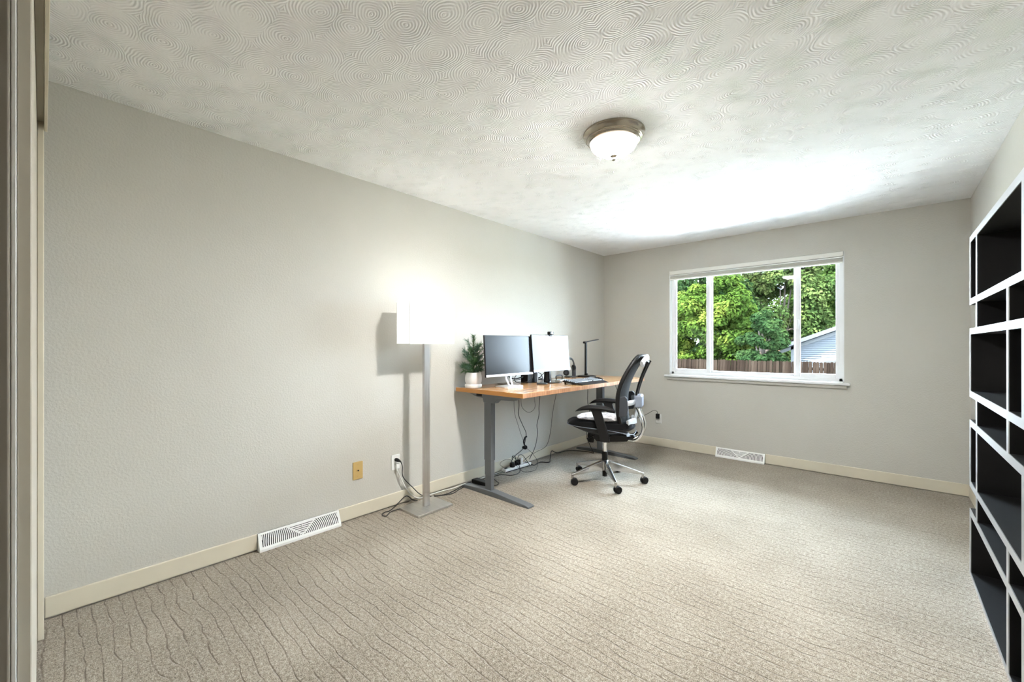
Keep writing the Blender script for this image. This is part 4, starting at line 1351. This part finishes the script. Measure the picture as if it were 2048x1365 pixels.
for s in (0, 1):
    a = (-0.45, eave - 0.45 * slope)
    pk_ = (HWID / 2, eave + slope * HWID / 2)
    poly = [a, pk_, (pk_[0], pk_[1] + 0.16), (a[0], a[1] + 0.16)]
    if s:
        poly = [(HWID - u, v) for u, v in poly]
    MB().prism(poly, -0.35, 6.2, 'y').build('roof', M_SHINGLE, ho, smooth=0)
    rake = [(a[0], a[1] - 0.02), (pk_[0], pk_[1] - 0.02), (pk_[0], pk_[1] - 0.16), (a[0], a[1] - 0.16)]
    if s:
        rake = [(HWID - u, v) for u, v in rake]
    MB().prism(rake, 0.0, 0.05, 'y').build('rake_board', M_HTRIM, ho, smooth=0)
bx('corner_board', (-0.02, 0.0, 0.0), (0.12, 0.07, eave), M_HTRIM, ho, smooth=0)
bx('gutter', (-0.55, -0.35, eave - 0.20), (-0.42, 6.2, eave - 0.08), M_BRICK, ho, smooth=0)
wv = bx('window', (1.02, 0.0, 1.05), (2.6, 0.06, 1.95), M_HTRIM, ho, smooth=0)
bx('pane', (1.10, -0.006, 1.12), (2.52, 0.0, 1.87), M_DARK, wv, smooth=0)
sd = thing('patio_cover', 'low pale sloping patio roof just behind the right end of the fence', 'patio cover', (1.2, 19.2, GZ))
MB().prism([(-0.55, 1.70), (3.0, 2.10), (3.0, 2.17), (-0.55, 1.77)], 0, 1.2, 'y').build('roof_panel', M_HTRIM, sd, smooth=0)
for px_ in (0.3, 2.8):
    bx('post', (px_, 0.05, 0), (px_ + 0.08, 0.13, 1.80 + px_ * 0.1), M_HTRIM, sd, smooth=0)

# trees
L_BRIGHT = mat_leaf('leaf_bright', (0.006, 0.013, 0.003), (0.021, 0.036, 0.006), (0.055, 0.064, 0.012), 0.9)
L_MID = mat_leaf('leaf_mid', (0.005, 0.011, 0.003), (0.014, 0.026, 0.006), (0.036, 0.050, 0.011), 0.9)
L_DARK = mat_leaf('leaf_dark', (0.003, 0.007, 0.003), (0.008, 0.017, 0.006), (0.019, 0.032, 0.010), 0.9)
L_PALE = mat_leaf('leaf_pale', (0.010, 0.020, 0.006), (0.027, 0.041, 0.012), (0.056, 0.065, 0.021), 0.9)


def tree(label, base, trunk_h, crown_c, crown_r, m, nclump, nleaf, size, seed, group='garden trees', name='tree', cat='tree'):
    """crown_c relative to base; crown_r (rx,ry,rz)"""
    rg = np.random.default_rng(seed)
    t = thing(name, label, cat, base, 0, group)
    cc = np.array(crown_c)
    cr = np.array(crown_r)
    # clump centres spread through the crown, denser near the surface
    dv = rg.normal(size=(nclump, 3))
    dv /= np.linalg.norm(dv, axis=1)[:, None]
    rad = rg.uniform(0.35, 1.0, nclump) ** 0.5
    cen = cc + dv * rad[:, None] * cr
    cs = rg.uniform(0.16, 0.30, nclump) * cr.mean()
    idx = np.repeat(np.arange(nclump), nleaf)
    n = len(idx)
    ld = rg.normal(size=(n, 3))
    ld /= np.linalg.norm(ld, axis=1)[:, None]
    pos = cen[idx] + ld * (rg.uniform(0.3, 1.0, n) ** 0.6 * cs[idx])[:, None] * np.array([1, 1, 0.75])
    nrm = ld * 0.9 + np.array([0, 0, 0.7]) + rg.normal(size=(n, 3)) * 0.45
    nrm /= np.linalg.norm(nrm, axis=1)[:, None]
    ref = rg.normal(size=(n, 3))
    u = np.cross(nrm, ref)
    u /= np.linalg.norm(u, axis=1)[:, None]
    w_ = np.cross(nrm, u)
    s = (size * rg.uniform(0.7, 1.3, n))[:, None]
    # leaf: pointed rhombus folded a little along its midrib
    P0 = pos - u * s
    P1 = pos + w_ * s * 0.55 + nrm * s * 0.12
    P2 = pos + u * s
    P3 = pos - w_ * s * 0.55 + nrm * s * 0.12
    V = np.stack([P0, P1, P2, P3], 1).reshape(-1, 3)
    me = bpy.data.meshes.new('foliage')
    me.vertices.add(len(V))
    me.vertices.foreach_set('co', V.astype(np.float32).ravel())
    me.loops.add(n * 6)
    b0 = np.arange(n) * 4
    li = np.stack([b0, b0 + 1, b0 + 2, b0, b0 + 2, b0 + 3], 1).ravel()
    me.loops.foreach_set('vertex_index', li.astype(np.int32))
    me.polygons.add(n * 2)
    me.polygons.foreach_set('loop_start', (np.arange(n * 2) * 3).astype(np.int32))
    me.update(calc_edges=True)
    me.validate()
    me.materials.append(m)
    o = bpy.data.objects.new('foliage', me)
    COL.objects.link(o)
    o.parent = t
    o['kind'] = 'stuff'
    mb = MB()
    c0 = Vector(crown_c)
    mb.tube(smooth_path([(0, 0, 0), (0.05, 0, trunk_h * 0.5), tuple(c0 * 0.85), tuple(c0 + Vector((0.1, 0, cr[2] * 0.6)))], 4), [0.16 - 0.011 * i for i in range(13)], 8)
    mb.build('trunk', M_BARK, t, smooth=60)
    for i in range(0, nclump, max(1, nclump // 10)):
        e = Vector(cen[i])
        sp = Vector((0.03, 0, trunk_h * (0.6 + 0.5 * rg.random())))
        MB().tube(smooth_path([sp, (sp + e) / 2 + Vector((0, 0, 0.2)), e], 4), [0.06 - 0.005 * j for j in range(9)], 6).build('limb', M_BARK, t, smooth=60)
    return t


tree('bright yellow-green maple filling the left and middle panes', (-3.3, 20.0, GZ), 1.8, (0.2, 0, 3.0), (2.0, 1.3, 2.6), L_BRIGHT, 105, 420, 0.085, 11)
tree('dark green tree low behind the fence in the middle pane', (-0.78, 18.5, GZ), 1.2, (0.0, 0, 2.1), (0.80, 0.65, 1.6), L_DARK, 70, 420, 0.075, 12)
tree('tall dark thin-leaved tree at the upper left of the window', (-6.8, 26.5, GZ), 4.0, (0.6, 0, 5.6), (3.2, 2.0, 4.6), L_DARK, 80, 260, 0.12, 13)
tree('tall pale green tree behind the dark one, right of centre', (-2.0, 30.2, GZ), 3.0, (0.2, 0, 4.6), (2.5, 1.8, 4.6), L_PALE, 115, 380, 0.11, 14)
tree('tall mid-green tree standing behind the neighbour house', (2.5, 34.4, GZ), 4.0, (0.0, 0, 5.2), (3.0, 1.8, 4.4), L_MID, 105, 360, 0.12, 15)
tree('green hedge-like tree at the far left behind the fence', (-8.9, 19.8, GZ), 1.6, (0, 0, 2.9), (2.4, 1.4, 2.2), L_MID, 50, 280, 0.09, 16)
tree('mid-green tree rising above the maple at the top of the window', (-4.6, 39.5, GZ), 4.0, (0.2, 0, 7.0), (5.2, 2.0, 6.2), L_MID, 110, 340, 0.12, 17)
tree('mid-green tree at the far right beyond the house', (9.6, 33.0, GZ), 4.0, (0, 0, 5.8), (2.8, 2.0, 3.2), L_MID, 50, 220, 0.13, 18)
tree('tall distant tree showing between the pale tree and the house tree', (-0.3, 45.0, GZ), 4.0, (0, 0, 6.8), (4.2, 1.8, 6.2), L_PALE, 100, 360, 0.13, 20)
tree('long low dark hedge running behind the fence', (-5.4, 22.9, GZ), 0.5, (0, 0, 1.2), (4.2, 0.35, 1.15), L_DARK, 190, 260, 0.075, 21, 'hedges', 'hedge', 'hedge')
tree('dark dense tree seen through the left pane behind the maple', (-8.0, 32.6, GZ), 2.0, (0, 0, 3.6), (3.4, 1.4, 4.4), L_DARK, 130, 360, 0.13, 22)
